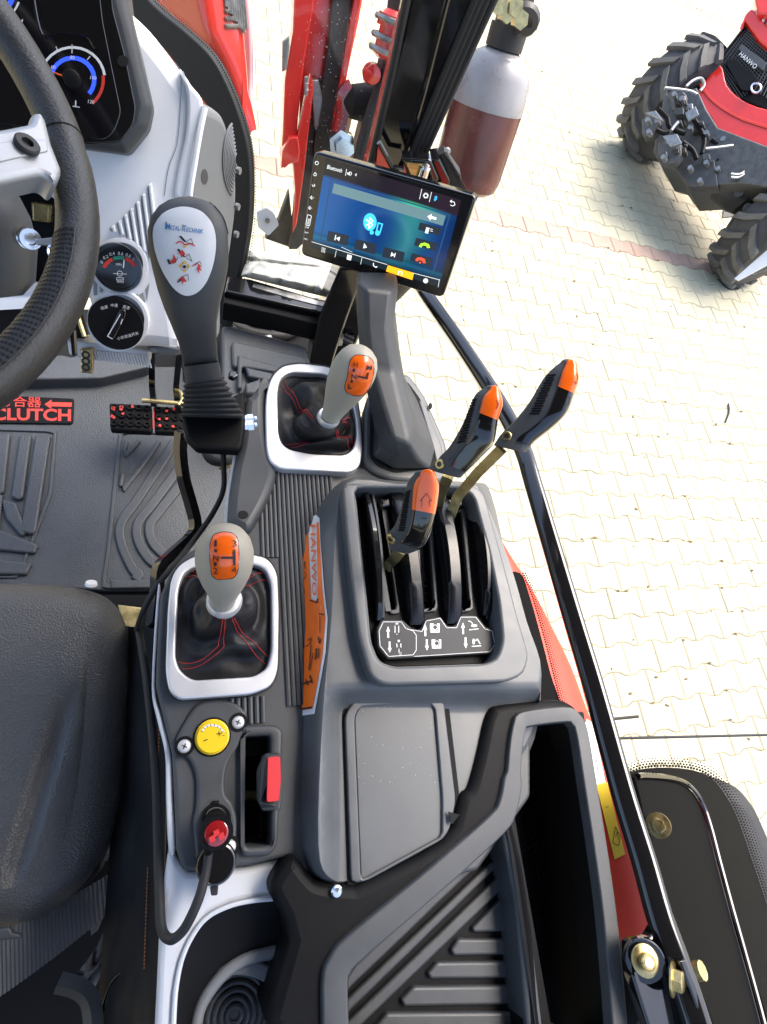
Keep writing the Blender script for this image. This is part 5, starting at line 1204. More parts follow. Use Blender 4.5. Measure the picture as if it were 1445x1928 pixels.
# ================================================================== TOUCHSCREEN
sc_px = [(592, 284), (898, 370), (834, 562), (566, 480)]
rr_ = [np.array(ray(*p)) for p in sc_px]
zz_ = np.linalg.solve(np.stack([rr_[1], -rr_[2], rr_[3]], 1), rr_[0])
sc4 = [Vector(rr_[0]), Vector(rr_[1] * zz_[0]), Vector(rr_[2] * zz_[1]), Vector(rr_[3] * zz_[2])]
kk = .45 / -(sum(sc4, Vector()) / 4).z
sc4 = [p * kk for p in sc4]; SP = plane3(sc4[0], sc4[1], sc4[3])
ts = thing('touchscreen', 'black tablet style touchscreen showing a blue music page', 'touchscreen', tuple(SP.at(700, 530) - SP.n * .03))
obj('screen_body', slab(rp(sc_px, 12), SP, .016, .003, bottom=True), 'gloss_black', ts)
c4 = lambda *p: [(540 + x / 3.803, 270 + y / 3.803) for x, y in p]
SF = SP.up(.0002)
disp = c4((283, 112), (1250, 405), (1095, 1028), (178, 745))
# wallpaper as the picture on the panel
def dq(a, b):
    t = Vector(disp[0]).lerp(Vector(disp[1]), a); u = Vector(disp[3]).lerp(Vector(disp[2]), a); return t.lerp(u, b)
NU, NV = 49, 31
dv_, df_ = grid(lambda a, b: SF.at(*dq(a, b)) + SP.n * .0003, NU, NV)
do = obj('display', (dv_, df_), 'cavity', ts, wn=False)
def wall(a, b):
    g = math.exp(-((a - .58 - .12 * math.sin(b * 3)) ** 2) / .012); r = math.exp(-((math.hypot((a - .52) * 1.5, b - .62) - .26) ** 2) / .002)
    base = np.array([.004, .035, .16]) * (1.0 - .35 * b) + np.array([.0, .055, .13]) * max(0, 1 - a * 2.2) * (b ** .5)
    if b < .17: base = np.array([.006, .008, .012]) + np.array([.01, .001, .004]) * a
    else:
        base = base + np.array([.02, .15, .02]) * g * (.3 + .7 * (1 - b)) + np.array([.03, .07, .10]) * r * .35
        if b < .24: base = base + np.array([.02, .25, .03]) * math.exp(-((a - .72) ** 2) / .02) * math.exp(-((b - .21) ** 2) / .0012)
        base = base * (1 - .5 * max(0, a - .86) / .14)
    if b > .9: base = np.array([.008, .016, .022]) + np.array([.02, .06, .07]) * (1 if b < .915 else 0)
    elif b > .80: base = base * .55 + np.array([.0, .05, .06]) * math.exp(-((b - .87) ** 2) / .0008)
    return base
mat('screen_picture', (.002, .002, .003), .12, vcol=.46)
at_ = do.data.color_attributes.new('picture', 'FLOAT_COLOR', 'POINT')
for j in range(NV):
    for i in range(NU):
        cc = wall(i / (NU - 1), j / (NV - 1)); at_.data[j * NU + i].color = (*cc, 1)
do.data.materials.clear(); do.data.materials.append(MATS['screen_picture'])
def em(n, c, s=.5): mat(n, (.01, .01, .01), .2, emit=(c, s)); return n
em('ui_white', (.8, .85, .85), .42); em('ui_blue', (.04, .45, .75), .5); em('ui_green', (.35, .75, .03), .45); em('ui_red', (.85, .08, .03), .45); em('ui_orange', (.95, .38, .01), .5); em('ui_dark', (.012, .018, .028), .5); em('ui_bar', (.09, .16, .18), .5); em('ui_frame', (.012, .045, .11), .5)
S1, S2, S3 = SP.up(.0006), SP.up(.0008), SP.up(.0011)
obj('ui_window', skin(stroke(c4((318, 258), (1168, 512), (1050, 925), (245, 690)), 2.4, True), SP.up(.0006), 0), 'ui_frame', do, wn=False)
obj('ui_bar', skin([c4((340, 285), (1140, 518), (1118, 590), (325, 355))], S2, 0), 'ui_bar', do, wn=False)
for px in ([(300, 625), (448, 660), (436, 735), (285, 697)], [(494, 683), (645, 722), (632, 795), (482, 755)], [(697, 742), (848, 780), (832, 852), (682, 812)], [(955, 565), (1110, 605), (1095, 660), (940, 618)], [(928, 675), (1080, 715), (1066, 772), (912, 730)], [(898, 785), (1048, 825), (1034, 882), (882, 840)]):
    obj('ui_button', skin([c4(*px)], S2, 0), 'ui_dark', do, wn=False)
wpx = [c4((1008, 522), (1040, 505), (1038, 520), (1074, 530), (1070, 548), (1034, 538), (1030, 552))]
wpx += [c4((350, 655), (356, 657), (348, 694), (342, 692)), c4((384, 668), (376, 700), (354, 678)), c4((556, 714), (576, 745), (548, 752)), c4((752, 778), (772, 800), (744, 810)), c4((776, 784), (782, 786), (774, 816), (768, 814)), c4((1002, 600), (1024, 606), (1012, 646), (990, 640))]
for a in (612, 626): wpx += stroke(c4((1030, a), (1046, a + 4)), 1)
wpx += stroke(c4((430, 185), (422, 230)), .9) + stroke(c4((968, 328), (952, 398)), .9) + stroke(c4((1038, 350), (1022, 418)), .9) + stroke(c4((1174, 414), (1200, 420), (1206, 440), (1190, 448), (1174, 442)), 1.2) + stroke(c4((1184, 406), (1172, 414), (1180, 424)), 1.2)
wpx += [c4((436, 208), (446, 210), (456, 198), (450, 232), (442, 222), (434, 220))] + stroke(c4((460, 204), (466, 214), (458, 230)), 1)
cg = c4((997, 374))[0]; wpx += stroke(circ(cg[0], cg[1], 3.4, 14), 1.4, True)
for k in range(12): wpx += stroke([(cg[0] + 4 * math.cos(k * .5236), cg[1] + 4 * math.sin(k * .5236)), (cg[0] + 5.6 * math.cos(k * .5236), cg[1] + 5.6 * math.sin(k * .5236))], .8)
for i in range(3):
    for j in range(4): q_ = c4((255 + i * 10 - j * 1, 747 + j * 9 + i * 3))[0]; wpx += [circ(q_[0], q_[1], .9, 5)]
wpx += [c4((436, 795), (468, 803), (460, 838), (430, 830))] + stroke(c4((622, 858), (622, 876), (640, 888), (648, 882)), 1.6) + stroke(c4((800, 938), (804, 916), (828, 922), (824, 944)), 1.2) + [circ(*c4((996, 984))[0], 4.6, 14)]
wpx += stroke(c4((356, 768), (346, 815)), .7) + stroke(c4((540, 818), (530, 865)), .7) + stroke(c4((1094, 975), (1086, 1028)), .7) + stroke(c4((180, 704), (720, 868)), .8) + stroke(c4((905, 928), (1098, 978)), .8)
wpx += stroke(c4((392, 742), (470, 778)), .6)
wpx += stroke(c4((206, 138), (212, 128)), 1.1) + stroke(circ(*c4((216, 141))[0], 3.2, 10), .9, True) + stroke(c4((194, 222), (204, 208), (214, 220), (210, 232), (196, 230)), .9, True) + stroke(c4((182, 296), (190, 308), (202, 304), (198, 292)), 1) + stroke(c4((168, 388), (180, 376), (182, 400), (168, 388)), .9) + stroke(c4((188, 388), (196, 390)), .8) + stroke(c4((156, 462), (168, 450), (168, 474), (156, 462)), .9) + stroke(c4((174, 462), (182, 464)), .8)
wpx += stroke(rp(c4((150, 510), (178, 518), (164, 592), (138, 584)), 2), 1.0, True) + stroke(rp(c4((156, 540), (164, 542), (156, 580), (150, 578)), 1), .8, True)
obj('ui_icons', join(skin(wpx, S3, 0), text('Bluetooth', S3, *c4((288, 180))[0], 1, .28, 29, 7.5, 0), text('4', S3, *c4((486, 232))[0], 1, .28, 3.6, 5.4, 0), text('USB', S3, *c4((132, 602))[0], 1, .28, 7, 2.6, 0), text('RST', S3, *c4((130, 640))[0], 1, .28, 7, 2.6, 0), text('MIC', S3, *c4((124, 686))[0], 1, .28, 7, 2.4, 0)), 'ui_white', do, wn=False, kind='stuff')
obj('ui_icons', skin([[(p.x, p.y) for p in [Vector(c4((597, 563))[0]) + Vector((12.6 * math.cos(a), 16.6 * math.sin(a))) for a in [x * .3 for x in range(21)]]]] + stroke(c4((642, 640), (656, 570), (686, 578), (668, 640)), 2.6) + [circ(*c4((610, 638))[0], 4, 12), circ(*c4((652, 642))[0], 5, 12)] + stroke(c4((1058, 384), (1076, 398), (1060, 412), (1070, 376), (1078, 386), (1054, 404)), 1.0), S3, 0), 'ui_blue', do, wn=False, kind='stuff')
obj('ui_icons', skin(stroke(c4((570, 545), (616, 582), (588, 610), (596, 532), (618, 556), (568, 588)), 2.0), SP.up(.0015), 0), 'ui_white', do, wn=False, kind='stuff')
obj('ui_icons', skin([c4((946, 738), (960, 716), (990, 710), (1020, 722), (1028, 748), (1006, 750), (1000, 734), (974, 730), (966, 746))], S3, 0), 'ui_green', do, wn=False, kind='stuff')
obj('ui_icons', skin([c4((920, 836), (936, 818), (962, 816), (990, 828), (996, 858), (976, 856), (972, 840), (946, 834), (938, 846)), circ(*c4((956, 854))[0], 1.8, 8)], S3, 0), 'ui_red', do, wn=False, kind='stuff')
obj('ui_tab', skin([c4((726, 872), (912, 928), (900, 978), (712, 916))], S2, 0), 'ui_orange', do, wn=False)
obj('ui_icons', skin(stroke(c4((798, 940), (804, 914), (828, 922), (822, 944)), 1.3), S3, 0), 'ui_white', do, wn=False, kind='stuff')
# stand
sd_ = thing('screen_stand', 'angular dark grey plastic stand holding the touchscreen', 'stand', tuple(P(770, 870, .61)))
s0 = [(690, 870), (692, 780), (700, 740), (770, 735), (815, 770), (838, 840), (836, 890), (740, 900)]
obj('stand_foot', slab(rp([(684, 868), (686, 776), (700, 730), (768, 700), (800, 742), (842, 836), (846, 898), (820, 910), (735, 902), (700, 888)], 12), H(.603), .02, .005), 'plastic_grey', sd_)
obj('stand_gap', slab(rp([(696, 860), (698, 780), (708, 740), (766, 715), (792, 750), (828, 840), (828, 880), (744, 890), (712, 878)], 10), H(.6015), .01, .001), 'cavity', sd_)
sl_ = [
 [(700, 862), (704, 770), (716, 720), (762, 712), (788, 755), (822, 845), (812, 884), (742, 886)],
 [(712, 848), (708, 760), (714, 710), (760, 705), (782, 752), (806, 838), (790, 868), (748, 862)],
 [(690, 740), (694, 715), (702, 690), (746, 690), (764, 735), (782, 800), (772, 836), (740, 826)],
 [(676, 650), (678, 630), (682, 612), (742, 618), (752, 650), (756, 690), (740, 700), (700, 690)],
 [(672, 585), (673, 570), (675, 556), (742, 560), (744, 580), (742, 610), (730, 622), (690, 612)],
 [(672, 530), (673, 520), (674, 510), (748, 512), (750, 524), (750, 540), (738, 548), (690, 545)]]
sdp = [[.60] * 8, [.585, .585, .58, .58, .585, .585, .58, .58], [.56, .565, .575, .575, .565, .555, .55, .55], [.535, .545, .555, .555, .545, .53, .525, .525], [.505, .515, .525, .525, .515, .50, .495, .495], [.478, .485, .49, .49, .485, .475, .47, .47]]
obj('stand_column', loft([[P(a, b, d) for (a, b, d) in [(x[0], x[1], z) for x, z in zip(l, ds)]] for l, ds in zip(sl_, sdp)], True, True), 'plastic_dark', sd_, ang=40, bev=.005)
obj('stand_side_panel', slab(rp([(788, 752), (800, 758), (832, 838), (838, 880), (824, 880), (816, 842)], 4), H(.600), .006, .002), 'plastic_grey', sd_)
obj('side_screw_hole', slab(circ(811, 764, 3.5, 14, 6), H(.5992), .001, .0003), 'cavity', sd_)
# ================================================================== DIAL PLATE, SWITCH, SOCKET
dp = thing('dial_plate', 'raised dark plate with yellow dial and three cross screws', 'control plate', tuple(P(395, 1480, .61)))
DPl = H(.6045)
obj('plate', slab(cr([(400, 1318), (370, 1328), (348, 1360), (333, 1390), (333, 1412), (348, 1422), (362, 1440), (370, 1470), (369, 1520), (364, 1550), (370, 1620), (376, 1646), (420, 1640), (440, 1618), (446, 1570), (446, 1540), (438, 1512), (425, 1494), (425, 1460), (434, 1430), (455, 1395), (466, 1365), (464, 1342), (440, 1322)], 4), DPl, .008, .003), 'plastic_dark', dp)
for u, v in ((449, 1360), (347.5, 1405), (432, 1594)):
    s_ = obj('screw', lathe(DPl.at(u, v), DPl.n, [(-.001, .0062), (.0005, .0062), (.0022, .0048), (.0026, .003), (.0026, .0002)], 22), 'silver', dp)
    obj('screw_recess', skin(stroke([(u - 4.5, v - 2), (u + 4.5, v + 2)], 2) + stroke([(u - 2, v + 4.5), (u + 2, v - 4.5)], 2), H(.6017), .0002), 'dirty_dark', s_, wn=False)
    obj('screw_washer', lathe(DPl.at(u, v), DPl.n, [(0, .0092), (.0006, .0092), (.0006, .0064)], 22), 'plastic_black', s_)
kd = obj('yellow_dial', lathe(DPl.at(400, 1388), DPl.n, [(-.001, .0165), (.001, .0168), (.0015, .0150), (.004, .0148), (.0048, .0140), (.0048, .0002)], 40), 'yellow_knob', dp)
obj('dial_seat', lathe(DPl.at(400, 1387), DPl.n, [(0, .0180), (.0012, .0178), (.0016, .0168), (.0008, .016)], 40), 'plastic_black', dp)
KT = H(.5997)
obj('dial_print', skin(stroke([(408, 1382), (418, 1381)], 1.6) + stroke([(412.5, 1377), (413.5, 1386)], 1.6) + stroke([(384, 1395), (391, 1392)], 1.6), KT, .0003), 'black_print', kd, wn=False)
obj('dial_ticks', skin([[(398, 1363), (412, 1365), (424, 1378), (421, 1379), (411, 1369), (398, 1367)], [(380, 1376), (386, 1367), (397, 1363), (397, 1366), (387, 1370), (383, 1378)]] , KT, .0002), 'white_print', kd, wn=False)
obj('dial_tick_lines', skin([q for k in range(9) for q in stroke([(400 + 19 * math.cos(-2.7 + k * .33), 1386 + 19 * math.sin(-2.7 + k * .33)), (400 + 23 * math.cos(-2.7 + k * .33), 1386 + 23 * math.sin(-2.7 + k * .33))], 1)], KT, .0004), 'black_print', kd, wn=False)
# slot surround + red switch lever
ss = thing('switch_lever', 'grey rocker lever with red face in a dark slot', 'switch lever', tuple(P(500, 1590, .61)))
obj('slot_surround', ring(rp([(455, 1366), (520, 1364), (534, 1376), (530, 1480), (524, 1592), (508, 1612), (460, 1614), (452, 1604)], 8), rp([(461, 1387), (510, 1385), (511, 1592), (462, 1595)], 7), H(.603), .01, .004, 80, thin=.03), 'plastic_dark', ss)
obj('slot_foil', slab([(460, 1380), (512, 1380), (514, 1420), (462, 1424)], H(.68), .005, .001), 'dirty_dark', ss)
obj('slot_floor', slab([(440, 1360), (540, 1360), (540, 1620), (440, 1620)], H(.71), .005, .001), 'cavity', ss)
obj('slot_rod', tube([P(455, 1497, .66), P(492, 1497, .645)], .005, 10), 'brass', ss)
lv = obj('rocker_body', loft([[P(a, b, .640) for a, b in rp([(486, 1450), (498, 1424), (520, 1424), (520, 1520), (494, 1524), (485, 1505)], 5)], [P(a, b, .60) for a, b in rp([(483, 1452), (496, 1420), (528, 1418), (530, 1522), (496, 1528), (484, 1508)], 5)], [P(a, b, .583) for a, b in rp([(490, 1450), (501, 1418), (528, 1417), (532, 1470), (528, 1522), (496, 1526), (489, 1508)], 5)], [P(a, b, .578) for a, b in rp([(497, 1450), (504, 1422), (527, 1421), (529, 1470), (525, 1518), (500, 1521), (496, 1506)], 5)]]), 'plastic_dark', ss, ang=35)
obj('red_face', loft([[P(a, b, d) for a, b in rp([(x0, 1426), (x1, 1424), (x1 + 1.5, 1468), (x1 - 2.5, 1508), (x0 - 2, 1510), (x0 - 1, 1468)], 4)] for x0, x1, d in ((504, 528, .579), (504, 528, .5745), (505.5, 526.5, .573))]), 'red_switch', lv, ang=35)
# socket and plug
pk = thing('power_socket', 'round power socket with hanging black rubber cap', 'power socket', tuple(P(408, 1540, .61)))
obj('socket_ring', ring(circ(408, 1541, 28, 48), circ(408, 1541, 22, 48), H(.6005), .006, .002, 64, thin=.03), 'plastic_black', pk)
obj('socket_sleeve', ring(circ(408, 1541, 22, 48), circ(408, 1541, 19, 48), H(.602), .03, .001, 64), 'steel_dull', pk)
obj('socket_bore', lathe(P(408, 1541, .625), (0, 0, 1), [(0, .02), (.001, .02), (.001, .0002)], 30), 'cavity', pk)
obj('socket_tab', slab([(401, 1508), (413, 1507), (413, 1516), (401, 1516)], H(.600), .004, .001), 'plastic_black', pk)
obj('socket_cap', lathe(P(407, 1625, .598), (.1, -.1, 1), [(-.004, .0175), (.002, .0178), (.004, .0165), (.0045, .015), (.0035, .0148), (.0035, .0002)], 40), 'gloss_black', pk)
obj('cap_strap', slab(rp([(394, 1658), (413, 1658), (410, 1686), (398, 1687)], 3), H(.602), .003, .001), 'rubber', pk)
obj('cap_strap', slab(rp([(384, 1590), (396, 1596), (392, 1622), (386, 1650), (380, 1640), (382, 1610)], 3), H(.599), .003, .001), 'rubber', pk)
pg = thing('power_plug', 'black cigarette lighter plug with red glowing end and cable', 'plug', tuple(P(408, 1566, .60)))
pa, pb_ = P(406, 1545, .615), P(408, 1569, .566); ax = pb_ - pa
obj('plug_body', lathe(pa, ax, [(0, .0115), (ax.length * .5, .0120), (ax.length * .7, .0140), (ax.length * .96, .0142), (ax.length, .0134), (ax.length, .0106), (ax.length - .001, .0104), (ax.length - .001, .0002)], 32), 'plastic_black', pg)
obj('plug_lens', lathe(pb_ - ax.normalized() * .001, ax, [(0, .0102), (.0015, .0100), (.0024, .0080), (.0027, .0002)], 32), 'red_clear', pg)
obj('lens_facets', join(*[box3(pb_ + ax.normalized() * .003 + Vector((dx, dy, 0)), (.0022, .0008, 0), (-.0008, .0022, 0), (0, 0, .0012)) for dx, dy in ((0, .001), (.004, -.002), (-.0035, -.003))]), 'red_switch', pg)
obj('strain_relief', tube([P(398, 1588, .583), P(392, 1605, .592)], [.005, .004], 10), 'plastic_black', pg)
cb_ = cr([(393, 1602, .592), (388, 1640, .594), (378, 1682, .592), (362, 1722, .594), (345, 1752, .60), (326, 1768, .605), (311, 1762, .612), (303, 1738, .617), (301, 1690, .622), (299, 1640, .63), (297, 1560, .64), (294, 1470, .65), (287, 1380, .66), (276, 1280, .68), (262, 1190, .72)], 5, False)
obj('plug_cable', tube([P(*p) for p in cb_], .0042, 10), 'rubber', pg)
# ================================================================== WHITE TRIM AND CUP RECESS
wt = thing('rear_trim', 'pale grey curved trim around the cup recess', 'trim', tuple(P(320, 1900, .64)))
W0 = H(.622)
trim_o = [(330, 1605), (352, 1642), (470, 1632), (548, 1612), (556, 1650), (516, 1690), (480, 1694), (430, 1705), (390, 1725), (362, 1762), (342, 1808), (331, 1870), (327, 1960), (290, 1960), (295, 1860), (302, 1700), (316, 1606)]
obj('trim_panel', slab(rp(trim_o, 6), W0, .05, .006), 'trim_white', wt)
obj('trim_lip', tube([P(a, b, .620) for a, b in cr([(516, 1692), (470, 1697), (430, 1707), (390, 1728), (362, 1764), (342, 1810), (331, 1870), (327, 1940)], 4, False)], .002, 8), 'trim_white', wt)
ch = thing('cup_holder', 'black cup holder recess with ring ribbed base', 'cup holder', tuple(P(440, 1890, .75)))
rec = [[(518, 1690), (470, 1696), (430, 1706), (390, 1727), (362, 1763), (342, 1809), (331, 1870), (327, 1960), (548, 1960), (548, 1775)],
       [(522, 1722), (480, 1730), (445, 1742), (408, 1768), (382, 1800), (364, 1846), (355, 1890), (350, 1960), (548, 1960), (546, 1780)],
       [(540, 1782), (502, 1792), (462, 1804), (424, 1828), (394, 1862), (374, 1900), (366, 1930), (360, 1960), (548, 1960), (546, 1788)]]
obj('recess_wall', loft([[P(a, b, d) for a, b in l] for l, d in zip(rec, (.625, .633, .646))], False, False, closed=True), 'plastic_black', ch, ang=60)
ledge = [(547, 1784), (500, 1794), (460, 1806), (422, 1830), (392, 1864), (372, 1902), (356, 1960), (330, 2090), (552, 2090)]
obj('ledge', slab(rp(ledge, 4), H(.646), .004, .001, holes=[circ(447, 1935, 99, 56)]), 'speaker_grey', ch)
obj('ledge_roll', tube([P(a, b, .644) for a, b in cr([(547, 1786), (500, 1796), (462, 1807), (426, 1830), (396, 1864), (376, 1902), (366, 1950)], 4, False)], .0055, 10), 'speaker_grey', ch)
cc = P(447, 1935, .646); r0 = (P(447 + 99, 1935, .646) - cc).length
obj('cup_wall', lathe(cc + Vector((0, 0, .001)), (0, 0, -1), [(0, r0 + .003), (-.002, r0 + .001), (.0, r0 - .001), (.032, r0 - .003), (.032, .0002)], 64, False), 'plastic_dark', ch)
for k in range(7): obj('base_ring', tube([cc + Vector((math.cos(a) * r0 * (.14 + .125 * k), math.sin(a) * r0 * (.14 + .125 * k), -.031)) for a in [x * math.pi / 32 for x in range(64)]], .0026, 8, closed=True), 'plastic_grey', ch)
# ================================================================== BLACK REAR TRAY
bt_ = thing('storage_tray', 'large black moulded tray with deep side bin and ribbed floor', 'storage tray', tuple(P(700, 1900, .68)))
BT = H(.592)
deck = [(552, 1612), (566, 1622), (590, 1652), (608, 1662), (662, 1668), (690, 1660), (836, 1582), (870, 1500), (885, 1484), (896, 1450), (908, 1400), (916, 1362), (926, 1336), (945, 1325), (1040, 1316), (1075, 1322), (1100, 1350), (1118, 1420), (1140, 1560), (1166, 1740), (1182, 1990), (548, 1990), (546, 1774), (512, 1686), (516, 1655), (532, 1630)]
tray_in = [(655, 1990), (650, 1852), (656, 1826), (672, 1806), (760, 1730), (860, 1640), (940, 1560), (948, 1556), (968, 1640), (985, 1760), (1000, 1990)]
box_in = [(963, 1532), (972, 1500), (976, 1440), (984, 1380), (992, 1367), (1066, 1357), (1080, 1368), (1094, 1430), (1112, 1540), (1134, 1690), (1160, 1990), (1034, 1990), (1004, 1780), (976, 1590)]
obj('deck', slab(cr(deck, 3), BT, .07, .010, holes=[rp(tray_in, 6), rp(box_in, 8)], deep=.05), 'plastic_black', bt_, ang=50)
# raised rim: outer/inner strip following the edges, lighter where it is rounded
RT = H(.588)
rim_path = [(634, 1990), (631, 1852), (640, 1818), (664, 1788), (752, 1714), (850, 1630), (936, 1552), (956, 1520), (966, 1470), (971, 1410), (978, 1368), (990, 1354), (1066, 1345), (1084, 1354), (1096, 1380), (1112, 1480), (1134, 1620), (1152, 1760), (1172, 1990)]
rs = cr([(a, b) for a, b in rim_path], 4, False)
ls = []
Q = [P(a, b, .588) for a, b in rs]
for i, p in enumerate(Q):
    t = (Q[min(i + 1, len(Q) - 1)] - Q[max(i - 1, 0)]).normalized(); x = t.cross(Vector((0, 0, 1))).normalized(); wv = .0115 if i < len(Q) * .45 else .0085
    ls.append([p + x * wv * a + Vector((0, 0, z)) for a, z in ((-1.12, -.012), (-1.02, -.001), (-.95, .0012), (-.8, .0022), (.8, .0016), (.95, .0008), (1.02, -.001), (1.12, -.012))])
obj('rim', loft(ls, True, True), 'plastic_dark', bt_, ang=60)
obj('tray_floor', slab(rp([(600, 2050), (600, 1790), (960, 1480), (1060, 2050)], 4), H(.632), .004, .001), 'plastic_black', bt_)
TFp = H(.632)
for px in ([(652, 1868), (652, 1842), (668, 1818), (930, 1570), (940, 1574), (942, 1590), (700, 1822)], [(652, 1912), (652, 1884), (944, 1606), (948, 1622)], [(652, 1960), (652, 1928), (950, 1640), (954, 1668)],
           [(890, 1748), (954, 1684), (964, 1754), (894, 1756)], [(850, 1790), (864, 1768), (966, 1768), (970, 1798), (856, 1800)], [(806, 1834), (824, 1812), (972, 1810), (976, 1842), (812, 1844)], [(756, 1884), (780, 1858), (979, 1856), (983, 1892), (762, 1896)], [(704, 1940), (730, 1908), (985, 1906), (990, 1950), (710, 1960)]):
    obj('floor_rib', slab(rp(px, 5), TFp.up(.006), .006, .0025), 'plastic_dark', bt_)
obj('divider', slab(rp([(944, 1556), (962, 1536), (1004, 1760), (1032, 1990), (1000, 1990), (972, 1700)], 4), H(.594), .05, .006), 'plastic_dark', bt_)
obj('bin_floor', slab(rp([(950, 1480), (990, 1340), (1100, 1340), (1190, 2000), (1000, 2000)], 4), H(.70), .004, .001), 'plastic_black', bt_)
obj('bin_mesh', join(*[lathe(P(964 + i * 9 + j * 2.6, 1440 + j * 13 + (i % 2) * 6, .699), (0, 0, 1), [(0, .0035), (.002, .003), (.0025, .001)], 6) for i in range(8) for j in range(36)]), 'gloss_black', bt_, kind='stuff')
bw = [(984, 1380), (992, 1367), (1066, 1357), (1080, 1368), (1094, 1430), (1112, 1540), (1134, 1690), (1160, 1990)]
obj('bin_wall', loft([[P(a, b, .60) for a, b in bw], [P(a, b, .60) + Vector((-.006, -.004, -.10)) for a, b in bw]], False, False, closed=False), 'plastic_black', bt_)
obj('deck_screw', lathe(P(634, 1678, .5905), (0, -.2, 1), [(-.001, .0055), (.0015, .0055), (.003, .004), (.0034, .0002)], 20), 'chrome', bt_)
obj('deck_notch', slab([(845, 1528), (866, 1534), (852, 1552), (848, 1548)], H(.5915), .001, .0003), 'cavity', bt_)
# ================================================================== SEAT
se = thing('driver_seat', 'black grained vinyl driver seat cushion with rounded front', 'seat', tuple(P(60, 1400, 1.0)))
seat_px = [(-420, 1090), (-150, 1080), (0, 1082), (95, 1086), (160, 1097), (205, 1118), (230, 1160), (237, 1230), (236, 1310), (229, 1430), (214, 1540), (190, 1612), (135, 1690), (50, 1752), (-60, 1775), (-420, 1790)]
SQ = cr(seat_px, 6)
SL = [H(.80).at(*p) for p in SQ]; R_ = .045
pr = [(R_ * (1 - math.cos(a)), R_ * (1 - math.sin(a))) for a in [math.pi / 2 * i / 7 for i in range(8)]]
ins_ = insets(SL, Vector((0, 0, 1)), [a for a, b in pr])
low = insets(SL, Vector((0, 0, 1)), [.006, .02])
V_, F_ = loft([[p - Vector((0, 0, .12)) for p in low[1]], [p - Vector((0, 0, .10)) for p in low[0]]] + [[p - Vector((0, 0, b)) for p in q] for q, (a, b) in zip(ins_, pr)], False, False)
top = ins_[-1]
# domed top sheet with the long crease of the bolster
def crease(p):
    u, v = topx(p)
    a, b = Vector((140, 1290)), Vector((0, 1735)); d = (b - a); t = max(0, min(1, (Vector((u, v)) - a).dot(d) / d.length_squared)); e = a.lerp(b, t); dist = (Vector((u, v)) - e).length
    return -.010 * math.exp(-(dist / 16) ** 2) * min(1, t * 3 + .1) + .004 * math.exp(-(dist / 60) ** 2)
cx_ = sum(top, Vector()) / len(top)
lsx = [top]
for s in (.94, .88, .82, .76, .7, .64, .58, .52, .46, .4, .34, .28, .22, .17, .12, .08, .05, .03, .015, .005): lsx.append([cx_ + (p - cx_) * s for p in top])
lsx = [[p + Vector((0, 0, (0 if i == 0 else crease(p) + .004 * (1 - (1 - min(1, i / 14)) ** 2)))) for p in l] for i, l in enumerate(lsx)]
obj('cushion', join((V_, F_), loft(lsx, False, True)), 'vinyl', se, ang=70, wn=False)
obj('unseen_backrest', box3((-.42, -.36, -.42), (.24, 0, 0), (0, .05, .02), (0, -.05, .34), .04), 'vinyl', se)  # seat back out of view, also added to block light from behind
obj('cushion_welt', tube([P(a, b, .86) for a, b in cr([(240, 1180), (243, 1300), (238, 1430), (222, 1545), (196, 1620)], 4, False)], .004, 8), 'vinyl', se)
obj('seat_pan', slab(rp([(-300, 1110), (150, 1120), (232, 1190), (236, 1400), (190, 1640), (20, 1800), (-300, 1830)], 10), H(.93), .04, .004), 'cavity', se)
obj('front_stud', lathe(P(172, 1101, .81), (.1, .6, .6), [(0, .008), (.004, .007), (.006, .001)], 14), 'white_print', se)
obj('seat_bracket', tube([P(a, b, .84) for a, b in cr([(110, 1850), (150, 1862), (172, 1890), (178, 1960)], 4, False)], .010, 4, sq=Vector((0, 0, 1))), 'plastic_dark', se)
sb = thing('seat_belt', 'dark woven seat belt strap lying across the seat edge', 'seat belt', tuple(P(120, 1750, .84)))
def strap(A, B, da, db, wob, nm='webbing', n=24, arch=0):
    def f(a, b):
        p = Vector(A[0]).lerp(Vector(A[1]), a); q = Vector(B[0]).lerp(Vector(B[1]), a); c = p.lerp(q, b)
        if arch: c += Vector((0, arch * math.sin(math.pi * a)))
        d = da + (db - da) * a + wob * noise.noise(Vector((a * 4, b * 1.5, wob * 100))); return P(c.x, c.y, d)
    return grid(f, n, 10)
V_, F_ = strap([(-80, 1790), (278, 1600)], [(-80, 1930), (286, 1650)], .785, .90, .008, arch=12)
wb_ = obj('webbing', (V_, F_), 'belt', sb, wn=False)
sm_ = []
for i in range(23):
    for h in range(2):
        sm_.append(tube([V_[j * 24 + i].lerp(V_[j * 24 + i + 1], h / 2) + Vector((0, 0, .0004)) for j in range(10)], .0017, 5))
obj('weave_ridges', join(*sm_), 'belt', wb_, kind='stuff')
0 and obj('stitch_block', join(*[tube([P(25 + i * 6, 1785 + j * 8, .779), P(29 + i * 6, 1789 + j * 8, .779)], .0007, 4) for i in range(6) for j in range(11)]), 'rubber', wb_)
for A, B, da, db in (([(150, 1850), (250, 1640)], [(178, 1862), (262, 1690)], .90, .93), ([(140, 1840), (215, 1740)], [(160, 1850), (236, 1756)], .89, .92)):
    obj('loose_strap', strap(A, B, da, db, .03), 'belt', sb, wn=False)
fb = thing('fabric_cover', 'crumpled black cover with orange stitching between seat and console', 'cover', tuple(P(270, 1500, .9)))
def drape_(a, b):
    p = Vector((238, 1180)).lerp(Vector((318, 1180)), a); q = Vector((180, 1960)).lerp(Vector((304, 1960)), a); c = p.lerp(q, b)
    return P(c.x, c.y, .86 - .12 * a + .016 * noise.noise(Vector((a * 3, b * 6, 3))) + .004 * noise.noise(Vector((a * 7, b * 14, 8))))
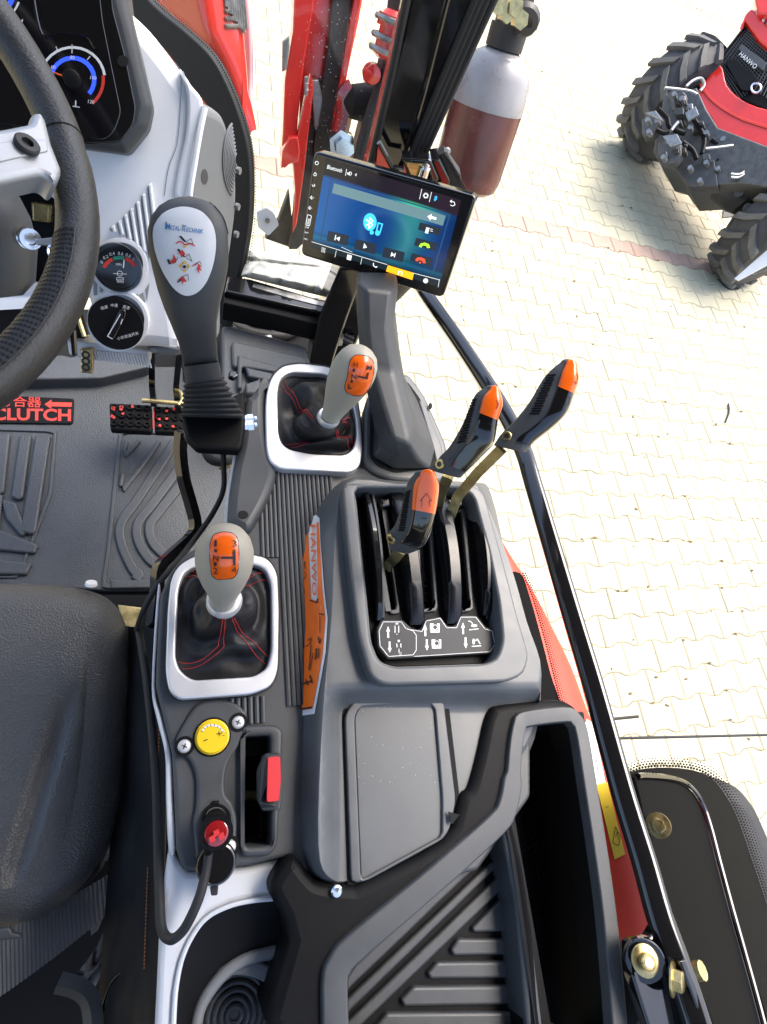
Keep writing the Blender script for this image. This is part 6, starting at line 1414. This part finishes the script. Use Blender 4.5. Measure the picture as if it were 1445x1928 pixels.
obj('cover_cloth', grid(drape_, 40, 160), 'cover_black', fb, wn=False)
for a, b0, nb_ in ((.86, .20, 34), (.72, .58, 26)):
    obj('cover_stitching', join(*[tube([drape_(a, b0 + k * .0095) + Vector((-.001, 0, .003)), drape_(a, b0 + k * .0095 + .006) + Vector((-.001, 0, .003))], .0008, 4) for k in range(nb_)]), 'orange_thread', fb, wn=False)
for lb, pth, r, mt_ in (('black ribbed hose running down between seat and console', [(292, 1330, .80), (296, 1420, .80), (300, 1520, .79), (296, 1640, .79), (286, 1740, .80), (268, 1850, .82), (250, 1960, .84)], .0085, 'rubber'),
                      ('thin glossy black cable curling beside the seat belt end', [(262, 1640, .86), (252, 1690, .84), (258, 1760, .82), (240, 1820, .82), (214, 1850, .84), (196, 1900, .85)], .004, 'gloss_black'),
                      ('thin brown cable looping low behind the seat belt', [(300, 1700, .83), (280, 1780, .82), (286, 1850, .83), (262, 1900, .82), (230, 1960, .83)], .003, 'dirty_dark')):
    obj('loose_cable', tube([P(*p) for p in cr(pth, 5, False)], r, 10), mt_, label=lb, cat='cable')
obj('buckle', slab(rp([(222, 1640), (258, 1606), (268, 1640), (240, 1690), (226, 1680)], 5), H(.87), .02, .004), 'plastic_black', sb)
obj('belt_slot', slab(rp([(-20, 1752), (18, 1746), (24, 1756), (40, 1760), (38, 1768), (-20, 1772)], 2), H(.776), .006, .002), 'plastic_dark', sb)
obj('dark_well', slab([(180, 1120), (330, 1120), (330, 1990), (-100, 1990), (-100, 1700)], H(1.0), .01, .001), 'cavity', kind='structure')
obj('sheet_tab', slab([(222, 1138), (270, 1144), (262, 1175), (240, 1192), (228, 1160)], H(.98), .006, .002), 'brass', label='pale gold metal tab beside the seat front corner', cat='tab')
obj('buckle_tag', slab([(170, 1722), (190, 1706), (196, 1720), (184, 1752), (172, 1762)], H(.93), .004, .001), 'steel_dull', label='small pale metal tag below the seat belt', cat='tag')
# ================================================================== RIGHT SIDE: RAIL, FENDER, REAR GLASS
hr = thing('grab_rail', 'long glossy black bent rail along the right side of the cab', 'rail', tuple(P(1250, 1780, .56)))
rl = cr([(690, 560, .93), (735, 512, .86), (775, 515, .80), (803, 556, .76), (873, 657, .715), (945, 770, .66), (985, 850, .632), (1008, 925, .622), (1076, 1154, .605), (1122, 1308, .595), (1173, 1493, .582), (1212, 1620, .572), (1246, 1740, .562), (1290, 1860, .555), (1330, 1990, .55)], 6, False)
obj('rail_tube', tube([P(*p) for p in rl], .0132, 20, sq=Vector((1, -.2, .55))), 'gloss_black', hr, ang=60)
obj('rail_foot', slab(rp([(1186, 1772), (1225, 1765), (1262, 1700), (1300, 1800), (1330, 1900), (1345, 1990), (1240, 1990), (1212, 1905), (1190, 1835)], 8), H(.560), .012, .003), 'gloss_black', hr)
obj('rail_flange', slab([(1280, 1810), (1292, 1806), (1336, 1918), (1334, 1930), (1322, 1922)], H(.540), .02, .002), 'gloss_black', hr)
obj('round_plate', lathe(P(1214, 1808, .556), (-.5, -.1, .9), [(-.004, .019), (.001, .019), (.002, .018), (.002, .0002)], 32), 'gloss_black', hr)
b1 = obj('domed_bolt', lathe(P(1214, 1808, .552), (-.25, .1, 1), [(0, .0135), (.0015, .0135), (.003, .0115), (.0035, .0072), (.008, .0070), (.009, .006), (.009, .0002)], 32), 'zinc_gold', hr)
obj('bolt_mark', lathe(P(1214, 1808, .552) + Vector((-.25, .1, 1)).normalized() * .009, (-.25, .1, 1), [(0, .0042), (.0006, .0042), (.0006, .0002)], 16), 'panel_white', b1)
b2 = obj('flange_bolt', lathe(P(1266, 1842, .548), (.55, -.25, .8), [(0, .0150), (.0015, .0150), (.003, .0110), (.003, .0001)], 28), 'zinc_gold', hr)
obj('bolt_head', lathe(P(1266, 1842, .548), (.55, -.25, .8), [(.002, .0098), (.009, .0098), (.0102, .008), (.0102, .0001)], 6), 'zinc_gold', b2)
b3 = obj('flange_bolt', lathe(P(1240, 1554, .62), (-.75, .1, .65), [(-.004, .0140), (.0015, .0140), (.0022, .010), (.0022, .0001)], 28), 'zinc_gold', hr)
obj('bolt_head', lathe(P(1240, 1554, .62), (-.75, .1, .65), [(.0015, .0088), (.007, .0088), (.008, .007), (.008, .0001)], 6), 'zinc_gold', b3)
obj('small_bolt', lathe(P(1310, 1828, .60), (.4, .2, .9), [(0, .009), (.008, .009), (.008, .001)], 10), 'brass', hr)
# red rear fender
rf = thing('rear_fender', 'red curved rear fender below the black rail', 'fender', tuple(P(1100, 1400, .95)))
fpath = [(930, 985), (962, 1041), (1004, 1107), (1041, 1177), (1079, 1256), (1110, 1340), (1150, 1430), (1195, 1560), (1232, 1680), (1262, 1800), (1290, 1990)]
fin_ = [(880, 1010), (900, 1060), (930, 1130), (960, 1220), (985, 1310), (1010, 1400), (1040, 1500), (1080, 1640), (1110, 1760), (1130, 1850), (1150, 1990)]
fo_, fii = cr(fpath, 4, False), cr(fin_, 4, False)
ls = []
for (a, b), (c, d) in zip(fo_, fii):
    o = P(a, b, .80); i = P(c, d, .80); e = (o - i).normalized(); L = (o - i).length
    ls.append([i, i + e * L * .5 + Vector((0, 0, .012)), i + e * L * .85 + Vector((0, 0, .008)), o - Vector((0, 0, .004)), o - Vector((0, 0, .03)), o - Vector((0, 0, .30))])
fe = obj('fender_skin', loft(ls, False, False, closed=False), 'red_fender', rf, ang=60)
bf = bvh(fe)
obj('fender_label', skin([[(1100, 1366), (1113, 1352), (1140, 1475), (1112, 1480)]], bf, .0015, 10), 'white_print', rf, wn=False)
yl = obj('warning_label', skin([[(1122, 1478), (1142, 1472), (1176, 1608), (1156, 1618)]], bf, .0017, 10), 'yellow_print', rf, wn=False)
obj('warning_drawing', skin(stroke([(1152, 1586), (1157, 1556), (1166, 1574), (1163, 1592)], 1.2, True) + stroke([(1157, 1575), (1161, 1566), (1162, 1580)], 1) + stroke([(1139, 1520), (1144, 1518)], 1.2), bf, .0024), 'black_print', yl, wn=False)
obj('label_print', skin(stroke([(1118, 1440), (1122, 1428), (1120, 1416)], 1) + stroke([(1122, 1452), (1126, 1440), (1121, 1432)], 1), bf, .0024), 'black_print', rf, wn=False)
dg_ = obj('door_gasket', slab(cr([(980, 1078), (998, 1120), (1018, 1190), (1038, 1268), (1054, 1330), (1000, 1330), (985, 1260), (965, 1180), (945, 1090)], 4), H(.70), .01, .002), 'matte_black', label='black dotted glass border between console and red fender', cat='glass border')
obj('border_dots', dots(cr([(981, 1076), (999, 1120), (1020, 1190), (1040, 1268), (1056, 1332)], 4, False), 4, 4.6, 2.1, H(.698), -1), 'matte_black', dg_, kind='stuff', wn=False)
# rear quarter glass with dotted print, inner fender behind it
rq = thing('rear_quarter_window', 'black framed rear side window with dotted border at lower right', 'window', tuple(P(1350, 1700, .9)))
RQ = plane3(P(1196, 1451, .66), P(1300, 1990, .60), P(1445, 1690, .82))
arc_o = cr([(1180, 1462), (1210, 1448), (1264, 1445), (1314, 1452), (1346, 1471), (1368, 1499), (1390, 1542), (1415, 1614), (1445, 1704), (1475, 1800), (1510, 1990)], 5, False)
arc_i = cr([(1180, 1475), (1210, 1468), (1262, 1470), (1296, 1484), (1322, 1514), (1342, 1562), (1362, 1630), (1384, 1720), (1410, 1810), (1440, 1900), (1460, 1990)], 5, False)
obj('border_band', slab(arc_o + arc_i[::-1], RQ.up(.001), .006, .001), 'matte_black', rq, wn=False)
obj('border_dots', dots(arc_o, 5, 5.6, 2.7, RQ.up(.002), -1), 'matte_black', rq, kind='stuff', wn=False)
inner_p = cr([(1198, 1462), (1215, 1461), (1264, 1466), (1294, 1480), (1317, 1511), (1333, 1555), (1350, 1620), (1372, 1702), (1399, 1798), (1427, 1900), (1450, 1990)], 5, False)
obj('inner_panel', slab(inner_p + [(1365, 1990), (1315, 1860), (1266, 1730), (1230, 1610), (1208, 1500)], RQ.up(.008), .010, .006), 'matte_black', rq, ang=60)
obj('panel_bead', tube([RQ.up(.010).at(a + 4, b - 1) for a, b in inner_p], .0035, 8), 'gloss_black', rq)
obj('hinge_rod', tube([P(1120, 1391, .80), P(1300, 1387, .80), P(1470, 1383, .80)], .0022, 8), 'rubber', label='long thin black rod crossing the paving beside the rail', cat='rod')
obj('hinge_pin', tube([P(1130, 1356, .80), P(1202, 1349, .80)], .0024, 8), 'rubber', label='short thin black rod just above the long one', cat='rod')
of_ = thing('outer_fender', 'grey black outer fender edge beyond the dotted window', 'fender', tuple(P(1420, 1600, 1.1)))
OF = plane3(P(1368, 1468, .95), P(1445, 1531, .95), P(1420, 1900, .98))
obj('outer_skin', slab(cr([(1340, 1478), (1368, 1467), (1401, 1479), (1429, 1508), (1455, 1556), (1500, 1680), (1560, 1990), (1300, 1990), (1330, 1700)], 4), OF, .12, .04), 'rubber', of_)
# dried drops on the windscreen
drops = []
for k in range(160):
    u, v = random.gauss(620, 40), random.uniform(5, 300); p = WSP.at(u, v); drops.append(disc(p + WSP.n * .002, WSP.n, random.uniform(.0003, .0009), 7))
obj('dried_drops', join(*drops), 'white_print', ws, kind='stuff', wn=False)
# grit on the console
grit = []
for k in range(40):
    u, v = random.uniform(670, 830), random.uniform(1300, 1500); p = P(u, v, .5998)
    grit.append(disc(p, Vector((0, 0, 1)), random.uniform(.00015, .0004), 5))
obj('dust_specks', join(*grit), 'white_print', co, kind='stuff', wn=False)
